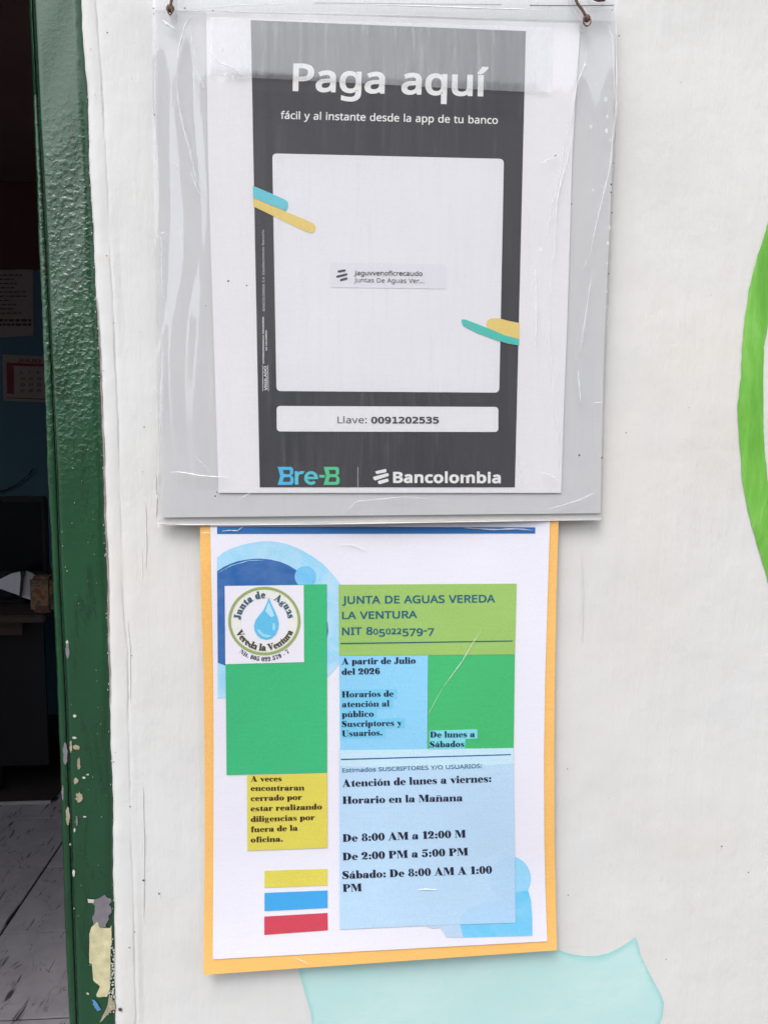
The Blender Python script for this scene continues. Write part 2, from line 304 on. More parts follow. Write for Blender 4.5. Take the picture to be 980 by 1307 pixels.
# ------------------------------------------------------------------ lettering
SANS_DATA = r'''-129@16,92 16,123 113,123 113,92
.107@29,22 31,34 36,43 44,47 53,49 63,47 71,43 77,34 79,22 77,9 71,1 63,-4 53,-6 44,-4 36,1 31,9
/149@145,286 38,0 4,0 111,286
0229@210,144 204,81 201,68 198,56 193,45 188,35 182,26 175,18 167,12 158,6 149,2 138,-2 127,-3 114,-4 99,-3 85,0 72,6 61,14 51,23 43,35 36,49 30,64 25,82 22,101 20,121 20,144 20,166 22,187 25,206 29,223 34,238 41,252 50,264 59,273 71,281 84,286 98,290 114,291 130,290 144,286 156,281 168,273 178,264 186,252 193,238 199,223 204,206 207,187 209,166@55,144 55,125 56,108 58,92 61,78 64,66 68,55 74,46 80,39 87,33 95,29 104,27 114,26 125,27 134,29 142,33 149,39 155,46 160,55 165,66 168,78 171,92 173,108 174,125 174,144 174,162 173,179 171,195 168,209 165,221 160,231 155,240 149,248 142,253 134,257 125,260 114,261 104,260 95,257 87,253 80,248 74,240 68,231 64,221 61,209 58,195 56,179 55,162
1229@142,0 108,0 108,200 108,220 109,235 109,249 98,239 85,227 54,202 36,226 113,286 142,286
2229@209,0 19,0 19,29 94,105 131,144 153,177 157,185 159,194 160,203 161,212 160,223 157,233 153,241 147,248 139,253 131,257 121,259 110,260 100,260 91,258 82,256 74,253 41,233 22,257 47,274 76,286 110,290 123,290 135,288 146,285 156,281 165,276 173,270 180,263 186,255 191,246 194,236 196,226 197,214 196,203 195,192 192,182 188,172 183,162 177,153 170,143 162,133 123,93 64,34 64,32 209,32
3229@198,219 197,210 196,201 194,193 190,186 186,179 182,173 176,168 170,163 163,159 155,156 147,153 138,151 138,149 154,146 168,142 180,135 190,128 197,118 202,107 205,95 206,81 206,69 204,58 200,47 195,37 188,28 180,20 170,13 159,7 146,2 131,-1 115,-3 97,-4 55,-1 18,12 18,45 57,31 97,26 115,27 130,29 143,34 153,41 160,49 165,59 169,70 170,82 169,91 167,98 164,105 160,111 155,116 149,121 141,125 133,128 123,130 113,131 102,132 89,133 62,133 62,163 90,163 101,163 112,164 121,167 129,170 137,173 143,178 149,183 153,189 157,195 160,202 161,209 162,217 161,227 158,235 154,243 148,249 140,254 131,258 121,260 109,261 82,258 59,249 37,237 20,261 28,266 37,272 47,277 58,281 69,285 82,288 95,290 109,290 130,289 148,285 163,279 176,270 185,260 192,247 196,234
4229@221,65 180,65 180,0 146,0 146,65 8,65 8,95 143,288 180,288 180,97 221,97@146,187 146,206 146,222 147,237 148,250 146,250 138,234 129,219 43,97 146,97
5229@110,176 124,175 138,173 150,170 161,166 171,160 180,153 188,146 195,137 200,127 204,116 206,104 206,91 206,77 203,64 199,52 194,40 187,30 178,21 168,14 157,7 144,2 131,-1 116,-3 99,-4 58,0 25,12 25,45 60,31 100,26 110,26 120,28 129,30 137,33 144,36 151,41 157,47 162,53 165,60 168,69 170,78 170,88 169,101 166,113 161,123 153,131 143,137 131,142 116,145 99,146 73,144 50,140 32,151 43,286 186,286 186,254 73,254 66,171 85,174
6229@22,122 25,171 37,217 42,227 47,237 54,246 61,255 68,263 77,270 87,276 98,281 110,285 123,288 138,290 153,290 172,289 188,287 188,257 172,260 154,261 141,261 129,259 118,256 108,252 99,247 91,241 85,235 79,227 74,219 70,210 66,200 63,190 57,146 60,146 75,163 97,175 128,179 140,179 151,177 161,173 171,169 180,163 188,156 194,148 200,139 205,129 208,118 210,106 211,92 210,78 208,65 204,52 199,41 193,31 186,22 177,14 168,8 157,3 146,-1 133,-3 119,-4 109,-4 100,-2 90,0 81,4 73,8 65,13 57,20 50,27 44,35 38,45 34,55 29,66 26,79 24,92 23,107@119,26 131,27 142,30 152,35 160,42 167,51 172,63 175,76 176,92 175,105 172,117 168,127 162,136 154,143 144,148 133,151 120,152 111,151 103,150 95,147 87,144 81,140 75,135 70,130 66,124 62,118 60,112 58,105 58,99 62,73 73,49 92,32 98,29 105,27 112,26
7229@55,0 172,254 18,254 18,286 210,286 210,259 93,0
8229@114,290 127,290 138,288 149,286 159,282 168,278 176,273 183,267 189,259 194,251 197,242 199,233 200,222 200,213 198,206 196,198 193,192 173,169 146,152 178,133 184,127 191,121 196,115 201,108 204,100 207,92 209,84 209,74 209,63 206,52 203,42 198,33 191,24 184,17 175,11 165,6 154,1 142,-2 129,-3 115,-4 101,-3 87,-2 74,1 63,5 53,10 44,16 37,23 31,31 26,40 22,50 20,61 20,73 20,82 22,91 24,100 28,107 32,114 37,120 43,126 50,132 79,150 54,168 35,191 33,198 31,206 29,214 29,222 30,233 32,242 35,251 40,259 46,266 53,273 61,278 71,282 81,286 91,288 102,290@54,73 55,63 58,53 62,45 69,38 77,32 88,28 100,25 115,24 128,25 140,28 151,32 159,38 166,45 171,54 174,63 175,74 174,81 173,87 171,93 167,98 147,117 115,133 108,135 79,119 60,99 58,93 56,87 55,80@114,262 103,261 94,259 85,256 78,251 71,245 67,238 64,230 63,221 64,213 65,207 67,201 70,196 89,179 116,165 141,178 159,196 161,201 164,207 165,214 165,221 164,230 162,238 157,245 151,251 144,256 135,259 125,261
9229@209,164 205,115 193,70 189,59 183,49 177,40 170,31 162,24 153,17 143,11 132,5 120,1 107,-2 93,-3 77,-4 58,-3 41,0 41,30 58,26 76,25 90,25 102,27 113,30 122,34 131,39 139,45 146,52 152,59 157,67 161,76 164,86 167,96 173,140 170,140 155,123 133,111 102,107 90,108 79,110 69,113 59,117 50,123 43,130 36,138 30,147 26,157 23,168 21,180 20,194 21,208 23,222 26,234 31,245 38,256 45,265 54,272 63,279 74,284 86,287 98,290 111,290 122,290 131,288 141,286 150,282 158,278 166,273 174,266 180,259 187,251 192,241 197,231 201,220 204,207 207,194 208,180@111,261 100,260 89,257 79,251 71,244 64,235 59,223 56,210 55,194 56,181 58,169 62,159 68,151 76,144 85,139 97,136 110,135 119,135 128,137 136,139 143,143 150,147 156,151 161,157 165,162 168,168 171,175 172,181 173,187 169,213 158,237 138,254 132,257 126,259 119,260
:107@29,22 31,34 36,43 44,47 53,49 63,47 71,43 77,34 79,22 77,9 71,1 63,-4 53,-6 44,-4 36,1 31,9@29,193 31,206 36,215 44,219 53,221 63,219 71,215 77,206 79,193 77,181 71,172 63,168 53,166 44,168 36,172 31,181
A256@219,0 184,89 71,89 36,0 0,0 112,287 144,287 256,0@141,207 137,219 132,236 128,250 123,234 119,219 115,207 83,121 173,121
B260@121,286 146,285 168,282 187,277 202,270 214,261 222,249 228,233 229,215 229,207 228,199 226,192 223,185 220,179 215,174 210,168 205,164 198,160 191,157 183,154 175,152 175,150 207,140 214,135 221,130 226,124 231,118 234,110 237,102 238,92 239,81 238,69 236,57 232,47 227,37 220,29 212,21 203,15 193,9 181,5 168,2 154,1 140,0 39,0 39,286@128,164 145,165 159,167 170,171 178,176 184,183 189,191 191,200 192,211 191,222 188,232 183,239 175,245 166,250 154,253 139,255 122,255 75,255 75,164@75,134 75,30 133,30 150,31 165,34 177,39 186,45 192,53 197,62 200,73 200,84 200,92 199,98 197,105 194,111 190,116 185,121 179,125 172,128 163,131 154,133 142,134 130,134
C253@162,259 150,258 140,257 130,254 120,251 111,246 103,241 96,235 89,228 83,220 78,211 73,202 69,191 66,180 64,169 63,156 63,143 63,126 65,110 69,95 74,82 80,70 87,59 96,49 106,42 118,36 131,31 145,29 161,28 197,31 230,39 230,8 197,-1 156,-4 135,-3 116,1 99,6 83,14 69,24 57,36 47,50 39,65 33,83 28,102 25,122 24,144 25,159 27,175 30,189 33,203 39,216 45,228 52,239 60,249 69,259 79,267 91,274 103,280 116,284 131,288 146,290 162,290 204,286 241,273 227,243 197,254
D293@268,146 267,123 264,102 258,83 250,65 241,50 229,37 215,26 199,16 182,9 162,4 141,1 119,0 39,0 39,286 127,286 148,285 168,282 186,277 202,270 217,261 230,250 241,238 251,223 259,207 264,188 267,168@230,145 229,163 227,179 223,194 218,207 210,219 202,229 192,237 181,244 168,249 154,252 138,255 122,255 75,255 75,31 114,31 141,33 165,38 185,47 201,60 214,76 223,95 228,118
E223@199,0 39,0 39,286 199,286 199,255 75,255 75,165 192,165 192,134 75,134 75,32 199,32
F208@75,0 39,0 39,286 199,286 199,255 75,255 75,153 191,153 191,121 75,121
G292@163,151 262,151 262,11 215,0 162,-4 140,-3 121,0 103,6 87,14 72,24 60,35 49,49 40,65 33,82 28,101 25,121 24,143 26,165 29,185 34,204 42,221 52,236 64,250 77,262 93,272 110,280 129,286 150,289 173,290 218,286 258,273 245,242 210,254 171,259 154,258 139,255 125,251 112,245 101,237 91,228 82,217 75,205 69,191 65,176 63,160 62,143 63,127 65,111 68,96 73,83 79,70 87,59 97,50 108,42 121,35 135,31 152,28 170,27 202,29 226,34 226,119 163,119
I136@119,0 16,0 16,21 50,28 50,257 16,265 16,286 119,286 119,265 86,257 86,28 119,21
J109@-2,-76 -18,-75 -31,-71 -31,-40 -18,-43 -2,-45 17,-40 25,-35 31,-26 34,-21 35,-14 37,-7 37,2 37,286 73,286 73,4 72,-9 71,-21 68,-32 64,-41 59,-49 53,-57 46,-63 38,-68 29,-71 19,-74 9,-76
L210@39,0 39,286 75,286 75,32 200,32 200,0
M364@165,0 71,251 69,251 71,231 72,203 72,174 72,0 39,0 39,286 92,286 180,52 182,52 272,286 325,286 325,0 289,0 289,176 289,204 291,230 292,251 290,251 195,0
N305@266,0 224,0 71,238 69,238 70,216 72,189 72,160 72,0 39,0 39,286 81,286 233,49 235,49 234,69 233,97 232,125 232,286 266,286
O313@289,144 288,127 287,112 284,97 280,83 276,70 270,58 263,47 255,36 246,27 237,19 226,12 214,6 201,2 187,-1 173,-3 157,-4 140,-3 125,-1 111,2 98,7 86,12 75,19 66,28 57,37 49,47 43,58 37,70 32,83 29,97 26,112 25,128 24,144 25,165 28,185 33,204 39,221 47,236 57,250 69,262 83,272 98,280 116,286 136,290 157,291 178,290 197,286 214,280 229,272 243,262 255,251 265,237 274,221 280,204 285,185 288,165@63,144 63,126 65,110 68,95 73,81 78,69 85,58 94,49 104,41 115,35 127,31 141,28 157,27 172,28 186,31 199,35 210,41 220,49 228,58 235,69 241,81 245,95 248,110 250,126 251,144 249,169 245,192 238,212 228,228 215,242 199,251 180,257 157,259 142,258 128,256 115,251 104,245 94,238 85,228 78,218 73,205 68,192 65,177 63,161
P242@115,286 141,285 163,281 182,274 196,264 208,252 216,238 221,221 222,202 216,168 213,160 209,153 203,146 197,139 190,133 182,128 172,123 162,119 150,116 137,113 123,112 108,111 75,111 75,0 39,0 39,286@111,255 75,255 75,142 104,142 117,143 129,144 140,146 149,148 158,152 165,156 171,161 176,167 180,174 183,182 184,191 185,200 184,213 180,225 175,234 167,242 157,248 144,252 129,255
R249@118,286 135,286 150,284 164,281 177,277 187,272 197,266 205,259 211,250 216,241 219,230 221,218 222,205 222,194 220,184 217,175 214,167 209,160 204,153 198,147 192,143 165,128 243,0 201,0 132,118 75,118 75,0 39,0 39,286@116,255 75,255 75,149 118,149 134,150 148,152 160,157 169,163 176,170 181,180 184,191 185,203 184,212 183,220 181,227 177,233 173,239 168,243 162,247 155,250 147,252 137,254 127,255
S220@201,77 201,64 198,53 194,42 189,33 182,25 174,17 164,11 153,6 141,1 128,-2 114,-3 99,-4 68,-2 42,2 20,10 20,44 56,32 101,27 111,28 120,29 129,30 136,33 143,36 149,40 154,44 158,49 161,54 163,60 165,67 165,73 164,86 159,97 156,102 151,106 145,111 139,115 98,132 66,147 43,165 29,188 24,217 25,228 27,239 31,248 36,256 42,264 50,271 58,277 68,281 79,285 90,288 102,290 115,290 159,286 194,274 183,243 151,254 115,259 106,258 98,257 91,256 85,253 74,247 67,239 62,229 61,217 62,204 67,193 70,188 74,184 80,180 86,176 123,159 166,139 174,134 181,128 187,121 192,114 196,106 199,97 201,87
T223@130,0 93,0 93,255 4,255 4,286 219,286 219,255 130,255
U293@257,101 256,87 254,73 250,60 245,48 238,36 229,26 219,17 208,10 195,4 180,-1 163,-3 145,-4 120,-2 98,3 79,12 64,25 52,41 43,59 38,79 36,102 36,286 72,286 72,101 73,84 77,70 83,57 91,47 101,38 114,32 129,28 147,27 160,28 171,30 181,33 189,37 197,42 204,48 209,55 213,63 217,71 219,81 220,91 221,101 221,286 257,286
V240@241,286 138,0 102,0 0,286 38,286 102,103 110,80 116,60 120,40 125,60 131,81 138,103 202,286
Y227@113,146 188,286 227,286 132,111 132,0 95,0 95,109 0,286 39,286
a225@115,219 134,217 150,214 163,209 174,201 182,191 188,179 191,164 192,146 192,0 167,0 160,30 158,30 139,11 117,0 86,-4 77,-4 68,-2 59,0 52,3 44,7 38,11 32,17 27,24 23,31 21,40 19,49 18,60 20,75 25,88 33,100 44,109 58,117 76,123 97,127 121,128 158,130 158,142 157,155 155,165 151,173 146,180 140,184 132,187 123,189 113,190 81,185 53,174 42,200 75,213@126,104 107,102 92,100 80,96 70,91 64,85 59,77 56,69 55,59 56,51 58,44 61,38 66,33 72,29 79,27 86,25 94,24 107,25 119,28 130,33 140,39 147,48 153,59 156,71 158,86 158,105
b246@69,231 69,205 67,186 69,186 74,193 80,199 87,204 95,209 103,213 113,216 124,218 136,219 155,217 172,212 187,203 200,191 211,175 218,156 223,133 225,107 224,90 222,74 218,59 214,46 207,34 200,24 192,15 182,8 172,3 161,-1 149,-3 136,-4 124,-3 113,-2 103,1 95,5 87,10 80,15 74,21 69,27 67,27 59,0 34,0 34,305 69,305@130,189 119,189 109,187 101,184 94,181 88,176 82,170 78,163 75,154 73,145 71,134 70,122 69,109 69,107 70,88 73,72 77,58 82,46 90,37 101,31 114,27 131,25 144,27 156,31 166,37 174,47 180,58 184,72 187,89 188,108 187,127 184,143 180,157 174,169 166,178 156,184 144,188
c192@120,-4 106,-3 93,-1 81,3 70,8 59,14 50,22 42,32 35,44 29,57 25,72 23,88 22,106 23,125 25,142 29,157 35,171 42,182 51,192 60,201 71,207 83,212 95,216 109,218 123,219 154,216 179,207 168,178 146,185 122,188 112,187 102,186 94,183 86,179 80,174 74,167 69,160 65,152 62,142 60,131 59,120 59,107 59,94 60,83 62,72 65,63 69,54 74,47 79,41 86,36 93,32 101,29 110,27 120,26 151,30 176,39 176,8 152,-1
d246@110,-4 91,-2 74,3 59,12 46,24 36,40 28,59 24,81 22,107 24,133 28,156 36,175 46,191 59,203 75,212 92,217 111,219 140,215 162,203 177,187 180,187 178,203 177,219 177,305 213,305 213,0 184,0 179,29 177,29 162,12 140,0@116,25 132,26 145,30 156,36 164,44 170,54 174,67 177,83 178,100 178,107 177,126 174,142 170,156 164,168 156,178 146,184 132,188 115,190 102,188 91,184 81,177 73,167 67,155 62,140 59,124 59,106 59,88 62,72 67,58 73,47 81,37 91,31 102,27
e226@117,219 130,218 143,216 154,212 165,207 174,200 182,192 189,183 195,173 200,162 203,149 205,136 206,122 206,101 59,101 60,83 64,69 69,56 77,45 87,37 99,31 112,27 127,26 163,30 196,41 196,10 164,-1 126,-4 111,-3 97,-1 84,3 72,8 60,15 51,24 42,34 35,46 29,59 25,73 23,89 22,106 23,123 25,139 29,153 34,166 40,178 48,189 57,198 67,205 78,211 90,216 103,218@117,190 105,189 94,186 85,181 77,174 70,165 65,154 61,142 59,129 169,129 168,138 167,146 166,154 163,161 160,167 156,173 152,178 146,182 140,186 133,188 125,190
f138@133,188 79,188 79,0 44,0 44,188 6,188 6,204 44,216 44,229 44,242 46,254 48,264 52,273 56,282 62,288 68,294 76,299 84,302 93,305 103,306 113,307 137,305 155,300 146,272 131,276 114,278 106,277 98,275 92,271 88,266 84,259 81,251 80,241 79,229 79,215 133,215
g246@110,219 121,218 130,217 140,214 149,211 157,206 164,201 171,194 178,186 180,186 184,215 213,215 213,-4 212,-18 210,-32 207,-44 202,-55 196,-64 189,-73 180,-80 170,-86 159,-90 146,-94 132,-96 116,-96 74,-93 39,-83 39,-50 75,-63 118,-67 131,-66 143,-63 153,-58 162,-51 169,-42 174,-32 177,-20 178,-6 178,2 178,16 179,28 177,28 171,21 165,14 157,9 149,4 141,1 131,-2 121,-4 111,-4 91,-2 74,3 58,12 46,25 35,41 28,60 24,82 22,107 24,131 28,153 35,172 46,189 58,202 73,211 91,217@115,189 106,189 98,187 91,184 84,180 78,174 73,168 69,160 65,152 62,142 60,131 59,119 59,107 59,88 62,72 67,58 73,46 81,37 91,30 103,26 116,25 144,29 155,34 163,42 174,65 178,99 178,107 178,121 176,134 174,145 171,154 168,163 163,170 157,176 151,181 143,185 135,187 125,189
i103@69,215 69,0 34,0 34,215@52,296 66,290 71,283 73,273 71,263 66,256 52,251 44,252 37,256 33,263 31,273 33,283 37,290 44,294
l103@69,0 34,0 34,305 69,305
m375@270,219 287,218 302,214 314,208 324,200 332,190 338,176 341,159 342,140 342,0 308,0 308,138 307,150 305,160 302,169 297,176 291,182 283,186 274,188 264,189 249,188 237,185 227,179 219,171 213,161 209,149 207,135 206,119 206,0 171,0 171,138 166,167 160,177 152,184 146,186 141,188 134,189 127,189 116,189 107,187 99,184 93,180 87,175 82,169 78,162 75,154 72,145 71,135 70,124 69,111 69,0 34,0 34,215 63,215 68,186 70,186 86,204 108,215 133,219 145,218 156,217 166,214 175,210 182,205 189,199 195,191 199,183 201,183 207,191 214,199 222,205 230,210 240,214 250,217 260,218
n248@138,219 156,218 171,214 185,208 196,200 204,190 210,176 214,159 215,140 215,0 180,0 180,138 180,150 178,160 174,169 169,176 162,182 154,186 144,188 132,189 116,188 102,184 91,178 83,169 77,158 73,145 70,129 69,111 69,0 34,0 34,215 63,215 68,186 70,186 88,204 111,215
o242@221,108 220,95 219,83 217,71 214,60 210,50 205,41 200,33 194,25 187,18 179,13 171,8 162,3 153,0 142,-2 132,-4 121,-4 110,-4 100,-2 91,0 81,3 73,8 65,13 57,18 50,25 44,33 38,41 34,50 29,60 26,71 24,83 23,95 22,108 23,125 25,141 29,155 34,168 41,180 49,190 58,199 69,206 80,212 93,216 107,218 122,219 136,218 149,216 162,212 173,206 184,199 193,190 201,180 208,168 214,155 218,141 220,125@59,108 59,96 60,84 62,74 65,64 69,55 74,47 79,41 86,35 93,31 102,28 111,26 121,25 132,26 141,28 150,31 157,35 164,41 169,47 174,55 178,64 181,74 183,84 184,96 184,108 184,120 183,132 181,142 178,152 174,160 169,168 163,174 157,179 150,184 141,187 132,189 121,189 106,188 93,184 82,177 73,168 67,156 62,142 59,126
p246@136,219 155,217 172,212 187,203 200,191 211,176 218,157 223,134 225,108 224,90 222,74 218,60 214,46 207,35 200,24 192,16 183,9 172,3 161,-1 149,-3 136,-4 107,0 85,12 69,27 67,27 69,10 69,-8 69,-96 34,-96 34,215 63,215 68,186 69,186 85,202 106,215@130,189 120,189 110,187 102,185 95,181 89,176 84,171 79,164 76,156 73,148 71,138 70,127 69,115 69,108 70,95 71,83 73,73 75,63 78,54 83,47 88,40 94,35 101,31 110,28 120,26 131,25 140,26 149,28 156,31 163,36 169,42 174,49 178,57 182,66 185,75 186,86 188,97 188,108 187,126 184,141 180,155 174,167 166,177 156,184 144,188
q246@177,-4 178,12 179,29 177,29 172,22 166,16 159,11 151,6 143,1 133,-2 122,-3 109,-4 91,-2 74,3 59,12 46,24 36,40 28,59 24,81 22,107 23,125 25,141 28,156 33,169 39,180 47,191 55,199 65,206 75,212 86,216 98,218 111,219 123,218 134,217 143,214 152,209 160,204 166,199 172,192 178,186 179,186 184,215 213,215 213,-96 177,-96@116,25 127,26 136,27 145,30 152,33 158,38 163,43 168,50 171,58 174,67 176,77 177,88 178,99 178,107 177,126 174,143 170,157 164,169 156,178 145,184 132,188 115,190 102,188 90,184 81,177 73,167 66,155 62,140 59,124 59,106 59,88 62,72 67,58 73,47 81,37 91,31 103,27
r165@134,219 147,218 160,217 155,184 144,186 132,187 108,182 88,167 74,144 69,115 69,0 34,0 34,215 63,215 67,176 69,176 85,197 107,213 113,216 120,217 127,219
s192@174,59 173,49 171,40 168,32 164,24 158,18 151,12 143,7 134,3 124,0 113,-2 101,-4 88,-4 50,0 21,10 21,42 52,30 89,24 102,25 112,27 121,29 128,33 133,38 137,43 139,49 140,56 136,71 120,83 87,98 51,114 44,118 38,123 33,128 28,133 25,139 22,146 21,154 20,162 22,175 26,186 33,196 43,204 55,211 68,215 84,218 101,219 138,215 170,204 158,176 129,186 99,190 88,190 80,188 72,186 66,183 57,175 54,164 59,149 77,137 109,123 144,107 151,103 157,99 162,94 166,88 170,82 172,75 174,68
t145@106,25 122,26 136,29 136,2 120,-2 100,-4 92,-4 84,-3 76,-1 69,2 62,5 56,10 50,15 46,22 42,30 39,39 37,50 37,63 37,188 6,188 6,204 37,219 51,264 72,264 72,215 134,215 134,188 72,188 72,63 73,54 75,46 77,40 82,34 87,30 92,27 99,25
u248@214,215 214,0 185,0 180,28 178,28 160,10 137,-1 110,-4 98,-3 86,-2 76,1 67,4 59,9 51,15 45,22 40,30 37,39 34,49 32,61 32,74 32,215 67,215 67,77 68,65 70,54 74,45 79,38 86,32 94,28 104,26 115,25 126,26 137,28 145,30 153,34 159,39 165,45 169,53 173,61 175,70 177,80 178,91 178,103 178,215
v204@81,0 0,215 38,215 83,88 90,69 97,48 101,31 102,31 107,48 114,69 120,88 166,215 204,215 122,0
y204@0,215 38,215 85,93 92,72 98,52 103,34 104,34 112,60 123,93 166,215 204,215 112,-30 94,-65 89,-72 83,-78 76,-83 69,-88 61,-92 53,-94 44,-96 34,-96 17,-95 4,-93 4,-65 15,-67 28,-67 50,-63 65,-50 76,-29 87,-1
á225@115,219 134,217 150,214 163,209 174,201 182,191 188,179 191,164 192,146 192,0 167,0 160,30 158,30 139,11 117,0 86,-4 77,-4 68,-2 59,0 52,3 44,7 38,11 32,17 27,24 23,31 21,40 19,49 18,60 20,75 25,88 33,100 44,109 58,117 76,123 97,127 121,128 158,130 158,142 157,155 155,165 151,173 146,180 140,184 132,187 123,189 113,190 81,185 53,174 42,200 75,213@126,104 107,102 92,100 80,96 70,91 64,85 59,77 56,69 55,59 56,51 58,44 61,38 66,33 72,29 79,27 86,25 94,24 107,25 119,28 130,33 140,39 147,48 153,59 156,71 158,86 158,105@172,303 162,289 147,273 130,256 115,243 91,243 91,248 104,266 118,287 130,307 172,307
í103@69,0 34,0 34,215 69,215@111,303 101,289 86,273 69,256 54,243 30,243 30,248 44,266 57,287 69,307 111,307'''
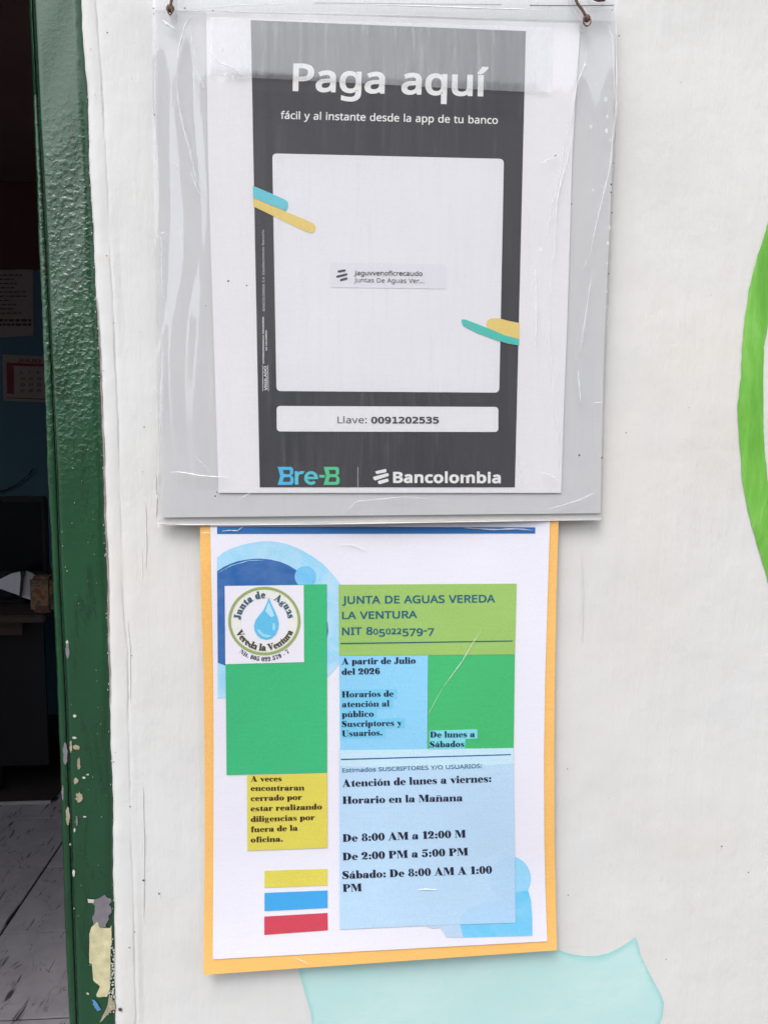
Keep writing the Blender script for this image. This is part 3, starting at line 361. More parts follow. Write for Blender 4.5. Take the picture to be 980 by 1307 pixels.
MONO_DATA = r'''0215@84,131 86,139 91,147 98,152 107,154 116,152 124,147 129,139 131,131 129,122 124,114 116,109 107,107 98,109 91,114 86,121@107,237 96,235 86,230 77,222 71,210 65,195 62,177 59,155 58,130 59,104 62,83 65,64 71,49 77,38 86,29 96,24 107,23 119,24 129,29 137,38 144,49 149,64 153,83 155,104 156,130 155,155 153,177 149,195 144,210 137,222 129,230 119,235@107,265 127,262 144,256 158,245 170,231 180,211 186,188 190,161 192,130 190,98 186,71 180,48 170,29 158,14 144,3 127,-3 107,-5 88,-3 71,3 56,14 44,29 35,48 28,71 24,98 23,130 24,161 28,188 35,211 44,231 56,245 71,256 88,262
1215@47,30 102,30 102,228 43,215 43,247 101,260 136,260 136,30 190,30 190,0 47,0
2215@65,30 184,30 184,0 26,0 26,30 83,90 117,127 140,162 143,168 145,175 146,182 147,189 146,199 143,208 139,216 134,223 127,228 119,232 109,234 99,235 65,229 29,212 29,247 64,260 98,265 116,263 132,260 147,253 159,244 170,233 177,221 181,207 183,191 182,183 181,174 178,166 175,158 170,149 165,140 158,131 150,121 121,89
3215@135,139 147,135 158,130 167,123 174,115 180,106 184,96 187,84 188,72 186,55 182,40 174,27 164,15 151,6 135,0 117,-4 97,-5 60,-2 24,8 24,43 59,29 93,25 107,25 119,28 129,32 138,38 144,45 149,54 152,64 153,75 152,86 149,96 144,104 138,111 129,117 119,121 108,124 96,124 69,124 69,153 96,153 107,154 117,156 126,159 133,164 139,170 144,177 146,185 147,194 146,203 144,211 140,218 134,224 127,229 119,232 109,234 98,235 66,232 32,221 32,253 69,262 98,265 116,263 133,260 147,254 159,246 169,235 176,223 180,210 182,195 181,185 179,175 175,167 170,159 163,153 155,147 146,143
4215@128,228 46,91 128,91@122,260 163,260 163,91 198,91 198,62 163,62 163,0 128,0 128,62 18,62 18,95
5215@36,260 168,260 168,230 68,230 68,166 83,171 98,172 118,170 135,166 150,158 162,148 173,135 180,120 185,103 186,83 185,64 180,47 172,32 161,19 148,8 132,1 114,-4 93,-5 56,-2 25,6 25,42 57,29 90,25 104,26 116,28 126,33 135,40 142,48 147,58 150,70 151,83 150,97 147,108 142,118 134,127 126,134 115,138 103,141 89,142 62,139 36,129
6215@173,254 173,222 149,232 123,235 108,233 94,229 82,221 73,210 65,196 60,179 57,159 56,136 60,144 66,151 72,157 79,163 86,167 95,170 103,171 113,172 130,170 146,166 159,159 171,149 180,136 186,121 190,103 192,83 190,64 186,46 180,31 170,18 159,8 145,1 129,-4 111,-5 89,-3 71,3 56,13 44,27 35,46 28,69 24,97 23,130 25,161 29,188 37,211 48,230 63,245 79,256 99,262 122,265 148,262@110,144 99,143 90,140 82,135 75,128 69,119 65,109 62,97 62,83 62,70 65,58 69,48 75,39 82,32 90,27 99,23 110,22 121,23 130,26 138,31 145,38 150,46 154,57 156,69 157,83 156,98 154,110 150,120 145,129 138,136 130,140 121,143
7215@24,260 188,260 188,245 95,0 58,0 149,230 24,230
8215@107,123 96,123 86,120 78,116 71,110 65,103 61,94 59,84 58,73 59,62 61,52 65,43 71,36 78,30 87,26 96,23 107,22 118,23 128,26 137,30 144,36 149,43 153,52 156,62 157,73 156,84 153,94 149,103 144,110 136,116 128,120 118,123@77,138 66,142 57,146 48,152 42,159 36,168 32,177 30,187 29,197 30,212 34,225 41,237 50,246 61,254 75,260 90,263 107,265 124,263 140,260 153,254 165,246 174,237 180,225 184,212 186,197 185,187 183,177 179,168 173,159 166,152 158,146 149,142 138,138 150,134 161,129 170,123 178,115 184,106 188,95 191,83 192,70 190,53 186,38 179,26 169,15 157,6 143,0 126,-4 107,-5 88,-4 72,0 57,6 45,15 35,26 28,38 24,53 23,69 24,83 26,95 31,105 37,115 44,123 54,129 64,134@64,194 65,184 67,176 70,168 75,162 81,157 89,154 97,152 107,151 117,152 126,154 133,157 140,162 144,168 148,176 150,184 151,194 150,204 148,213 145,220 140,226 134,231 126,235 117,237 107,237 97,237 89,235 81,231 75,226 70,220 67,213 65,204
9215@104,115 114,116 124,119 132,124 139,131 145,140 149,151 151,163 152,176 151,190 149,202 145,212 139,221 132,228 124,233 114,236 104,237 93,236 83,233 75,228 69,222 63,213 60,203 57,190 57,176 57,162 60,150 63,139 69,131 75,124 83,119 93,116@41,5 41,38 64,28 90,25 106,26 120,31 131,39 141,50 148,64 154,81 157,101 158,124 153,116 148,108 142,102 135,97 127,93 119,90 110,88 101,88 83,89 68,94 54,101 43,111 34,124 27,139 23,157 22,177 23,196 27,214 34,229 43,242 55,252 69,259 85,263 103,265 124,263 142,256 157,246 169,232 179,213 185,190 189,162 190,130 189,99 184,72 176,49 165,30 151,14 134,4 114,-3 92,-5 66,-2
L215@37,260 73,260 73,30 198,30 198,0 37,0
a215@122,98 112,98 98,97 87,96 77,92 69,88 63,83 59,76 56,68 55,59 56,51 58,43 61,37 66,32 72,27 78,24 86,22 95,22 108,23 119,26 129,32 137,40 143,50 148,62 151,76 152,91 152,98@184,111 184,0 152,0 152,29 147,21 141,14 134,8 126,3 118,0 109,-3 99,-5 88,-5 74,-4 62,-1 51,4 41,12 33,21 28,31 24,43 23,57 25,72 29,85 35,97 45,106 57,114 72,119 89,122 109,123 152,123 152,128 151,139 149,148 145,156 140,162 134,167 125,170 115,172 103,173 70,168 37,154 37,186 71,196 103,200 115,199 126,198 135,196 144,193 153,189 160,184 166,178 172,171 182,150
v215@17,195 51,195 107,31 164,195 197,195 128,0 87,0
e215@194,106 194,90 55,90 55,89 56,74 59,61 64,49 71,40 81,32 92,26 104,23 118,22 150,27 186,42 186,10 151,-1 118,-5 97,-3 78,2 61,10 47,22 36,37 28,55 23,75 21,97 23,119 28,139 36,157 46,172 60,184 76,193 93,198 113,200 131,198 147,193 160,185 172,174 181,161 188,145 192,126@162,115 160,128 158,140 154,150 148,158 141,164 133,169 123,172 112,173 101,172 91,169 82,164 74,157 67,149 62,139 58,128 56,115
:215@85,185 129,185 129,132 85,132@85,53 129,53 129,0 85,0'''
def load_glyphs(s):
    out = {}
    for line in s.strip('\n').split('\n'):
        ch = line[0]; a, *ls = line[1:].split('@')
        L = [[tuple(int(v) / 500 for v in p.split(',')) for p in l.split()] for l in ls]
        out[ch] = (int(a) / 500, [L])
    return out
SANS = load_glyphs(SANS_DATA); MONO = load_glyphs(MONO_DATA)
SANS[' '] = (0.26, []); MONO[' '] = (0.6, [])

def R_(x0, y0, x1, y1): return [[(x0, y0), (x1, y0), (x1, y1), (x0, y1)]]
def P_(*p): return [list(p)]
def O_(cx, cy, rx, ry, ix, iy, dx=0): return [ell(cx, cy, rx, ry, 20), ell(cx + dx, cy, ix, iy, 14)[::-1]]
def B_(cx, cy, r, r2=None): return [ell(cx, cy, r, r2 or r, 12)]
def A_(cx, cy, rx, ry, ix, iy, a0, a1):
    a0 = math.radians(a0); a1 = math.radians(a1)
    return [ell(cx, cy, rx, ry, 16, a0, a1, False) + ell(cx, cy, ix, iy, 14, a0, a1, False)[::-1]]
def fat():
    """heavy upright letters with hairline joins, drawn piece by piece (100 units to the em)"""
    S_, t = 18, 3.5; g = {}
    def st(x, y0, y1, w=S_): return R_(x, y0, x + w, y1)
    def ft(x, w=S_): return R_(x - 3.5, 0, x + w + 3.5, t)
    def arch(a, b): return P_((a - 1, 33), (a + 5, 41), (a + 13, 47), (b - 9, 47.5), (b - 2, 43), (b, 33), (b, 25), (b - S_, 25), (b - S_, 38), (b - S_ - 2, 43), (a + 8, 39), (a - 1, 29))
    ac = P_((17, 51), (27, 67), (38, 67), (24, 51)); tl = P_((8, 52), (8, 58), (16, 62), (34, 57), (42, 62), (42, 56), (34, 51), (16, 56))
    a = [st(26, 0, 36), P_((4, 30), (5, 40), (15, 47), (31, 47.5), (41, 43), (44, 34), (26, 34), (24, 43), (17, 43.5), (20, 36), (16, 28), (8, 27)), O_(16, 13, 15.5, 14, 3, 10.5, 3), R_(26, 0, 49, t)]
    g['a'] = (50, a); g['á'] = (50, a + [ac])
    i0 = [st(4, 0, 46), ft(4), R_(0, 42.5, 10, 46)]
    g['i'] = (27, i0 + [B_(13, 60, 9.5)]); g['í'] = (27, i0 + [P_((8, 51), (14, 67), (26, 67), (15, 51))])
    g['l'] = (27, [st(4, 0, 72), ft(4), R_(0, 68.5, 10, 72)])
    g['n'] = (56, i0 + [arch(22, 51), st(33, 0, 28), ft(33)]); g['ñ'] = (56, g['n'][1] + [tl])
    g['r'] = (42, i0 + [B_(34, 38, 8), P_((21, 30), (23, 38), (33, 47), (35, 43), (27, 38), (22, 26))])
    o = [O_(25, 23, 24, 24.5, 5.5, 21)]; g['o'] = (51, o); g['ó'] = (51, o + [ac])
    g['c'] = (44, [A_(24, 23, 23, 24.5, 5, 21, 50, 322), B_(34, 35, 7.5)])
    g['e'] = (46, [A_(23, 23, 22.5, 24.5, 4.5, 21, -4, 322), R_(17, 22.5, 44, 26)])
    g['d'] = (52, [O_(21, 23, 20.5, 24.5, 4, 21, 3), st(30, 0, 72), R_(24, 68.5, 34, 72), R_(30, 0, 52, t)])
    g['b'] = (52, [O_(31, 23, 20, 24.5, 4, 21, -3), st(3, 0, 72), R_(-1, 68.5, 8, 72)])
    g['p'] = (52, [O_(31, 23, 20, 24.5, 4, 21, -3), st(3, -20, 46), R_(-1, 42.5, 8, 46), R_(-1, -20, 25, -16.5)])
    g['g'] = (48, [O_(20, 31, 18.5, 16.5, 4, 13), O_(22, -7, 21, 12, 11, 7), P_((6, 4), (8, 14), (22, 16), (22, 11), (38, 9), (40, 0), (14, 3)), P_((32, 42), (40, 48), (47, 44), (44, 38), (36, 42))])
    g['s'] = (40, [P_((2, 33), (5, 42), (14, 47), (27, 47), (31, 44), (35, 47), (35, 33), (32, 33), (28, 41), (20, 44), (15, 41), (17, 36), (32, 27), (38, 16), (35, 5), (25, -1), (14, -1), (7, 3), (2, -1), (2, 15), (5, 15), (10, 6), (19, 2), (25, 5), (23, 11), (8, 20))])
    g['t'] = (35, [P_((8, 46), (8, 10), (12, 1), (20, -1), (29, 1), (34, 8), (31, 9), (28, 5), (26, 6), (26, 62), (22, 60), (14, 50)), R_(0, 42.5, 33, 46)])
    u = [P_((4, 46), (4, 12), (8, 2), (17, -1), (26, 1), (33, 8), (33, 12), (26, 6), (22, 8), (22, 46)), st(31, 0, 46), R_(0, 42.5, 10, 46), R_(26, 42.5, 36, 46), R_(31, 0, 53, t)]
    g['u'] = (55, u); g['ú'] = (55, u + [ac])
    v = [P_((2, 46), (23, 46), (35, 13), (29, 0), (23, 0)), P_((41, 46), (45, 46), (30, 2), (26, 4)), R_(-1, 42.5, 27, 46), R_(35, 42.5, 50, 46)]
    g['v'] = (49, v)
    g['y'] = (49, v + [P_((26, 4), (21, -12), (14, -17), (14, -20), (23, -17), (30, 0)), B_(11, -14, 6.5)])
    g['z'] = (42, [P_((19, 46), (40, 46), (40, 43), (22, 0), (2, 0), (2, 3)), R_(2, 42, 36, 46), R_(6, 0, 40, 4), R_(2, 32, 5, 46), R_(37, 0, 40, 15)])
    g['f'] = (33, [P_((7, 0), (7, 58), (11, 68), (20, 73), (31, 72), (36, 65), (33, 58), (27, 58), (27, 67), (25, 62), (25, 0)), R_(0, 42.5, 33, 46), ft(7)])
    g['.'] = (24, [B_(12, 9, 9.5)]); g[':'] = (26, [B_(13, 9, 9.5), B_(13, 37, 9.5)]); g['-'] = (34, [R_(5, 20, 29, 29)]); g[' '] = (26, [])
    g['A'] = (68, [P_((6, 0), (10, 0), (32, 60), (29, 70)), P_((27, 72), (36, 72), (63, 0), (40, 0), (24, 50)), R_(14, 18, 46, 22), R_(-1, 0, 18, t), R_(34, 0, 68, t)])
    g['J'] = (46, [P_((20, 70), (20, 14), (17, 3), (12, 4), (14, 14), (10, 21), (3, 18), (0, 10), (5, 1), (16, -2), (30, 0), (39, 9), (40, 20), (40, 70)), R_(13, 66.5, 47, 70)])
    g['H'] = (72, [R_(5, 0, 27, 70), R_(44, 0, 66, 70), R_(26, 33, 45, 37), R_(0, 0, 32, t), R_(39, 0, 71, t), R_(0, 66.5, 32, 70), R_(39, 66.5, 71, 70)])
    g['S'] = (56, [[[(x * 1.42, y * 1.5) for x, y in L] for L in g['s'][1][0]]][0:1])
    g['U'] = (68, [P_((5, 70), (5, 20), (9, 6), (22, -2), (42, -1), (54, 8), (58, 22), (58, 70), (54, 70), (54, 22), (50, 9), (38, 4), (29, 8), (27, 20), (27, 70)), R_(0, 66.5, 32, 70), R_(46, 66.5, 66, 70)])
    g['D'] = (68, [R_(5, 0, 27, 70), A_(27, 35, 38, 35, 14, 31.5, -90, 90), R_(0, 0, 29, t), R_(0, 66.5, 29, 70)])
    g['M'] = (84, [R_(7, 0, 11, 70), P_((7, 70), (28, 70), (45, 22), (41, 0), (36, 0)), P_((57, 70), (61, 70), (42, 4), (38, 6)), R_(56, 0, 78, 70), R_(0, 0, 18, t), R_(51, 0, 83, t), R_(0, 66.5, 20, 70), R_(60, 66.5, 83, 70)])
    g['P'] = (60, [R_(5, 0, 27, 70), A_(27, 50, 31, 20, 11, 16.5, -90, 90), R_(0, 0, 32, t), R_(0, 66.5, 29, 70)])
    g['N'] = (72, [R_(7, 0, 11, 70), P_((7, 70), (29, 70), (62, 10), (62, 0), (54, 0)), R_(58, 0, 62, 70), R_(0, 0, 18, t), R_(0, 66.5, 20, 70), R_(51, 66.5, 69, 70)])
    g['V'] = (66, [P_((2, 70), (26, 70), (42, 16), (36, 0), (30, 0)), P_((56, 70), (60, 70), (37, 2), (34, 6)), R_(-2, 66.5, 32, 70), R_(48, 66.5, 67, 70)])
    g['0'] = (50, [O_(25, 35, 24, 36, 5, 32)])
    g['1'] = (42, [R_(12, 0, 34, 70), R_(4, 0, 41, t), P_((3, 58), (3, 61), (16, 64), (20, 71), (30, 71), (20, 58))])
    g['2'] = (50, [A_(23, 49, 23, 22, 3, 19, -35, 200), B_(11, 48, 9), P_((28, 47), (45, 40), (38, 27), (16, 14), (2, 0), (2, 6), (14, 20)), P_((2, 0), (2, 6), (14, 15), (28, 13), (40, 12), (43, 19), (46, 19), (45, 6), (38, -1), (28, 0), (16, 5), (8, 3))])
    g['5'] = (50, [R_(8, 36, 11.5, 70), P_((8, 70), (42, 70), (44, 76), (46, 74), (42, 56), (11, 57)), A_(21, 23, 25, 24, 6, 20, -165, 140), B_(11, 14, 9)])
    g['6'] = (50, [O_(26, 22, 22.5, 23, 4, 19.5), A_(27, 35, 25, 36, 5, 32, 60, 250), B_(37, 58, 7.5)])
    g['9'] = (50, [[[(50 - x, 70 - y) for x, y in L] for L in p] for p in g['6'][1]])
    g['7'] = (48, [P_((3, 70), (46, 70), (46, 66), (36, 36), (34, 0), (12, 0), (15, 22), (30, 44), (40, 58), (14, 58), (8, 50), (4, 50))])
    g['8'] = (50, [O_(25, 53, 19.5, 18, 5, 15), O_(25, 19, 23.5, 20, 6, 16.5)])
    return {k: (v[0] / 100, [[[(x / 100, y / 100) for x, y in L] for L in p] for p in v[1]]) for k, v in g.items()}
FAT = fat()
def area(L): return sum(L[i - 1][0] * L[i][1] - L[i][0] * L[i - 1][1] for i in range(len(L))) / 2
MONO['0'] = (MONO['0'][0], [sorted(MONO['0'][1][0], key=lambda l: -abs(area(l)))[:2]])
def embolden(loops, d):
    if not d: return loops
    big = max(loops, key=lambda l: abs(area(l))); sg = 1 if area(big) > 0 else -1
    out = []
    for L in loops:
        n = len(L); q = []
        for i in range(n):
            a, p, b = L[i - 1], L[i], L[(i + 1) % n]
            e1 = (p[0] - a[0], p[1] - a[1]); e2 = (b[0] - p[0], b[1] - p[1])
            l1 = math.hypot(*e1) or 1; l2 = math.hypot(*e2) or 1
            n1 = (e1[1] / l1, -e1[0] / l1); n2 = (e2[1] / l2, -e2[0] / l2)
            m = (n1[0] + n2[0], n1[1] + n2[1]); ml = math.hypot(*m) or 1; m = (m[0] / ml, m[1] / ml)
            k = min(d * 1.25, d / max(0.45, m[0] * n1[0] + m[1] * n1[1]))
            q.append((p[0] + m[0] * k * sg, p[1] + m[1] * k * sg))
        out.append(q)
    return out
def layout(font, s, bold=0, track=0, figs=None):
    """-> (list of (glyph pieces) in em units, total width)"""
    x = 0; out = []
    for ch in s:
        adv, polys = font[ch]
        sc, dy = 1.0, 0.0
        if figs and ch.isdigit():           # old-style figures
            if ch in '012': sc = 0.76
            elif ch in '34579': dy = -0.17
            adv *= sc
        out.append((x, adv, [[[(px * sc, py * sc + dy) for px, py in L] for L in embolden(p, bold)] for p in polys]))
        x += adv + track
    return out, x - track
def emit(name, polys, fn, lift, mat, parent):
    vs_, fs = [], []
    grouped = []
    for loops in polys:                     # every outline with its own holes
        loops = [l for l in loops if len(l) > 2]
        outs = [l for l in loops if sum(inside(l[0], [o]) for o in loops if o is not l) % 2 == 0]
        for o in outs: grouped.append([o] + [h for h in loops if h not in outs and inside(h[0], [o])])
    for k, loops in enumerate(grouped):
        tri = tessellate_polygon([[Vector((x, y, 0)) for x, y in L] for L in loops])
        b = len(vs_); z = lift + (k % 5) * 6e-6
        for L in loops: vs_ += [S(fn, x, y, z) for x, y in L]
        fs += [tuple(b + i for i in t) for t in tri]
    return mesh(name, vs_, fs, mat, parent)
def text(s, font, p0, p1, cap, fn, lift, mat, parent, bold=0, track=0, figs=None, caph=0.714, name='lettering'):
    """s set from baseline point p0 to p1 (photo pixels), capitals cap pixels high"""
    gl, wd = layout(font, s, bold, track, figs)
    xs = [x + px for x, a, ps in gl for L in ps for l in L for px, py in l]; lo, hi = min(xs), max(xs)
    ux = ((p1[0] - p0[0]), (p1[1] - p0[1])); k = cap / caph; ln = math.hypot(*ux)
    up = (ux[1] / ln * k, -ux[0] / ln * k)
    polys = []
    for x, a, ps in gl:
        for loops in ps:
            polys.append([[(p0[0] + ux[0] * (x + px - lo) / (hi - lo) + up[0] * py, p0[1] + ux[1] * (x + px - lo) / (hi - lo) + up[1] * py) for px, py in l] for l in loops])
    return emit(name, polys, fn, lift, mat, parent)
def arctext(s, font, c, rx, ry, a0, a1, size, fn, lift, mat, parent, bold=0, below=False, sx=1.0):
    gl, wd = layout(font, s, bold); polys = []
    for x, a, ps in gl:
        t = (x + a / 2) / wd; th = math.radians(a0 + (a1 - a0) * t)
        ox, oy = c[0] + rx * math.cos(th), c[1] - ry * math.sin(th)
        up = (math.cos(th), -math.sin(th)) if not below else (-math.cos(th), math.sin(th))
        rt = (-up[1], up[0])
        for loops in ps:
            polys.append([[(ox + ((px - a / 2) * sx * rt[0] + py * up[0]) * size, oy + ((px - a / 2) * sx * rt[1] + py * up[1]) * size) for px, py in l] for l in loops])
    return emit('lettering', polys, fn, lift, mat, parent)
def ridge(name, pts, wpx, h, fn, lift, mat, parent, kind=None):
    """a raised pinch of plastic or paper: tapered at both ends"""
    P = []
    for i in range(len(pts) - 1):
        for k in range(5): P.append(lerp(pts[i], pts[i + 1], k / 5))
    P.append(pts[-1]); n = len(P); vs_, fs = [], []
    for i, p in enumerate(P):
        a = P[max(0, i - 1)]; b = P[min(n - 1, i + 1)]; l = math.dist(a, b) or 1
        nx, ny = -(b[1] - a[1]) / l, (b[0] - a[0]) / l
        t = math.sin(math.pi * i / (n - 1)) ** 0.6 * (0.75 + 0.25 * math.sin(i * 1.7)) + 0.03
        for s, hh in ((-1, 0), (-0.3, 0.8), (0.3, 1), (1, 0)):
            vs_.append(S(fn, p[0] + nx * wpx * t * s / 2, p[1] + ny * wpx * t * s / 2, lift + h * hh * t))
    for i in range(n - 1):
        for k in range(3): fs.append((i * 4 + k, i * 4 + k + 1, i * 4 + k + 5, i * 4 + k + 4))
    return mesh(name, vs_, fs, mat, parent, kind, smooth=True)

def interp(P, y):
    if y <= P[0][1]: a, b = P[0], P[1]
    elif y >= P[-1][1]: a, b = P[-2], P[-1]
    else:
        for i in range(len(P) - 1):
            if P[i][1] <= y <= P[i + 1][1]: a, b = P[i], P[i + 1]; break
    return a[0] + (b[0] - a[0]) * (y - a[1]) / (b[1] - a[1])
def wob(y, s, a):
    return a * (math.sin(y / 9.1 + s) * 0.5 + math.sin(y / 23.7 + s * 2) + 0.6 * math.sin(y / 4.3 + s * 3))

# ================================================================== OUTDOOR GROUND AND HOUSE ACROSS THE LANE
M_conc = mat_plain('worn_asphalt', (104, 103, 100), 0.85, 0.15, 3, 0.004)
gr = mesh('ground', [(-150, -150, -0.03), (150, -150, -0.03), (150, 150, -0.03), (-150, 150, -0.03)], [(0, 1, 2, 3)], M_conc, None, 'structure')
HY = -9.0
def mirror_z(px, py, Y):
    p = W(px, py, 0.0095); r = ray(px, py); return p.z + (Y - p.y) / (-r.y) * r.z
HZ = mirror_z(495, 108, HY - 0.02)
M_ochre = mat_plain('ochre_render', (148, 128, 108), 0.9, 0.12, 2, 0.01)
M_roof = mat_plain('clay_roof', (120, 84, 68), 0.85, 0.2, 6, 0.01)
M_wood = mat_plain('brown_painted_wood', (78, 58, 46), 0.6, 0.15, 8, 0.002)
M_dark = mat_plain('dark_pane', (40, 44, 50), 0.12, 0.1, 5, 0.0001)
hs_ = empty('house', (0, HY, 0), 'ochre house with clay roof across the lane, mirrored in the plastic sleeve', 'house')
boxo('wall', -2.0, HY - 6, -0.03, 8, HY, HZ - 0.35, M_ochre, hs_)
bm = bmesh.new()
vv = [bm.verts.new(p) for p in ((-2.4, HY + .4, HZ - .3), (8.5, HY + .4, HZ - .3), (8.5, HY + .4, HZ - .12), (-2.4, HY + .4, HZ - .12), (-2.4, HY - 3, HZ + .05), (8.5, HY - 3, HZ + .05), (8.5, HY - 6.5, HZ - .3), (-2.4, HY - 6.5, HZ - .3))]
for f in ((0, 1, 2, 3), (3, 2, 5, 4), (4, 5, 6, 7), (7, 6, 1, 0), (0, 3, 4, 7), (1, 6, 5, 2)): bm.faces.new([vv[i] for i in f])
bmobj('roof', bm, M_roof, hs_)
for x in (-1.5, 3.0, 5.8):
    wn = boxo('window', x, HY + .002, 1.1, x + 1.3, HY + .06, 2.3, M_wood, hs_)
    boxo('pane', x + .08, HY + .062, 1.18, x + .62, HY + .068, 2.22, M_dark, wn)
    boxo('pane', x + .68, HY + .062, 1.18, x + 1.22, HY + .068, 2.22, M_dark, wn)
boxo('door', 0.4, HY + .002, 0, 1.4, HY + .06, 2.15, M_wood, hs_)
fix(hs_)
gw = empty('reflection_wall', (-8, HY, 0), 'unseen ochre wall added across the lane to darken reflections in the frame', 'wall')  # unseen wall, added to darken the lower reflection in the door frame
boxo('wall', -16, HY - .1, -.03, -2.45, HY + .1, 2.75, M_ochre, gw); boxo('coping', -16, HY - .14, 2.751, -2.45, HY + .14, 2.83, M_conc, gw)
fix(gw)

# ================================================================== WALL
E_ = [(101, -60), (103, 0), (106, 50), (111, 110), (115, 230), (119, 300), (124, 400), (128.5, 480), (132, 600), (137, 740), (140, 900), (143.5, 1000), (145, 1150), (147, 1307), (148, 1370)]
G_ = [(119, -60), (123, 0), (130, 100), (135, 180), (140, 300), (145, 400), (150, 500), (153, 600), (156, 700), (158, 770), (163, 830), (164.5, 900), (166, 1000), (169, 1100), (172, 1200), (174, 1307), (175, 1370)]
M_wall = mat_wall()
rows = 300; vs_, fs = [], []
xs_wall = [178 + 4 * k for k in range(6)] + [205 + 15 * k for k in range(57)]
for j in range(rows + 1):
    y = -60 + 1430 * j / rows
    e = interp(E_, y) + wob(y, 1, 0.45); g = interp(G_, y) + wob(y, 5, 0.35)
    gd = 0.0004 + 0.0002 * math.sin(y / 60) + 0.00015 * math.sin(y / 17)
    cols = [(e - 4, -0.008), (e - 0.5, -0.003), (e + 0.8, 0.0002 + wob(y, 3, .0002)), (e + 3, 0.0011), ((e + g) / 2 - 2, 0.0015), ((e + g) / 2 + 3, 0.0015), (g - 3.5, 0.0012), (g - 1.4, 0.0011), (g - .4, 0.0011 - gd), (g + .4, 0.0011 - gd), (g + 1.6, 0.0010), (g + 5, 0.0010)]
    cols += [(x + (g - 170) * max(0, (400 - x) / 240) if x < 400 else x, 0.0010 * max(0, (260 - x) / 80) + 0.0005 * math.sin(x / 90 + y / 130) + 0.0003 * math.sin(y / 47 - x / 60)) for x in xs_wall]
    for x, d in cols: vs_.append(W(x, y, d))
nc = len(cols)
for j in range(rows):
    for i in range(nc - 1):
        k = j * nc + i; fs.append((k, k + nc, k + nc + 1, k + 1))
WL = W(125, 653).x; top = W(500, -60).z; bot = W(500, 1370).z; rt = W(1045, 653).x
b0 = len(vs_)
DX0, DX1, DZ = WL - 1.45, WL - 0.03, 2.25          # door opening in the wall
def addbox(x0, y0, z0, x1, y1, z1):
    b = len(vs_); vs_.extend([(x0, y0, z0), (x1, y0, z0), (x1, y1, z0), (x0, y1, z0), (x0, y0, z1), (x1, y0, z1), (x1, y1, z1), (x0, y1, z1)])
    fs.extend([tuple(b + i for i in f) for f in ((0, 1, 5, 4), (1, 2, 6, 5), (2, 3, 7, 6), (3, 0, 4, 7), (4, 5, 6, 7), (0, 3, 2, 1))])
addbox(DX1, 0.009, -0.03, rt + .02, 0.15, 2.9)
addbox(rt - .01, 0.0015, -0.03, 3.2, 0.15, 2.9)
addbox(WL, 0.0015, top - .02, rt - .01, 0.012, 2.9); addbox(WL + .01, 0.0015, -0.03, rt - .01, 0.012, bot + .02)
addbox(-4.0, 0.0, -0.03, DX0, 0.15, 2.9); addbox(DX0, 0.0, DZ, DX1, 0.15, 2.9)
wall = mesh('wall', vs_, fs, M_wall, None)
for p in wall.data.polygons: p.use_smooth = p.index < rows * (nc - 1)
wall['label'] = 'white limewashed plaster wall that carries the posters and the painted shapes'; wall['category'] = 'wall'
# fly specks and nicks, too many to count
vs_, fs = [], []
def speck(x, y, r, d=0.0022, sq=1.0):
    b = len(vs_); n = 7
    for k in range(n):
        a = 2 * math.pi * k / n; q = r * random.uniform(.7, 1.2); vs_.append(W(x + q * math.cos(a), y + q * sq * math.sin(a), d))
    vs_.append(W(x, y, d + .0003)); fs.extend([(b + k, b + (k + 1) % n, b + n) for k in range(n)])
for x, y, r in ((137, 41, 1.2), (116, 62, .9), (136, 326, .8), (145, 412, .8), (184, 545, 1.0), (145, 973, .8), (166, 1030, 1), (183, 1124, 1.6), (203, 1141, 1.2), (153, 1289, 2.4), (168, 837, .9), (165, 1210, 1), (725, 1143, .8), (921, 1081, 1.0), (955, 1114, .8), (799, 552, 1.0), (880, 520, .7), (724, 982, .7), (850, 1225, .8), (132, 473, .8), (197, 146, .9), (196, 10, 1.2), (196, 17, 1.0), (172, 1190, .7), (790, 45, 1.0), (787, 84, .8)):
    speck(x, y, r, sq=random.uniform(.7, 1.5))
for k in range(34):
    x = random.choice((random.uniform(110, 200), random.uniform(110, 200), random.uniform(740, 975))); y = random.uniform(0, 1300); speck(x, y, random.uniform(.25, .55))
M_speck = mat_plain('fly_speck', (88, 74, 66), 0.8, 0.2)
mesh('specks', vs_, fs, M_speck, wall, 'stuff')

for P in ([(181, 700), (182, 735), (180.5, 756)], [(199, 604), (200, 640), (199.5, 660)], [(186, 640), (187, 700), (186, 730)], [(163, 792), (166, 830), (166.5, 900)], [(742, 700), (744, 760), (743, 820)], [(182, 1000), (184, 1080), (183, 1180)]):
    ridge('paint_drip', P, 2.2, .0004, lambda x, y: 0.0012, 0.0, M_wall, wall)
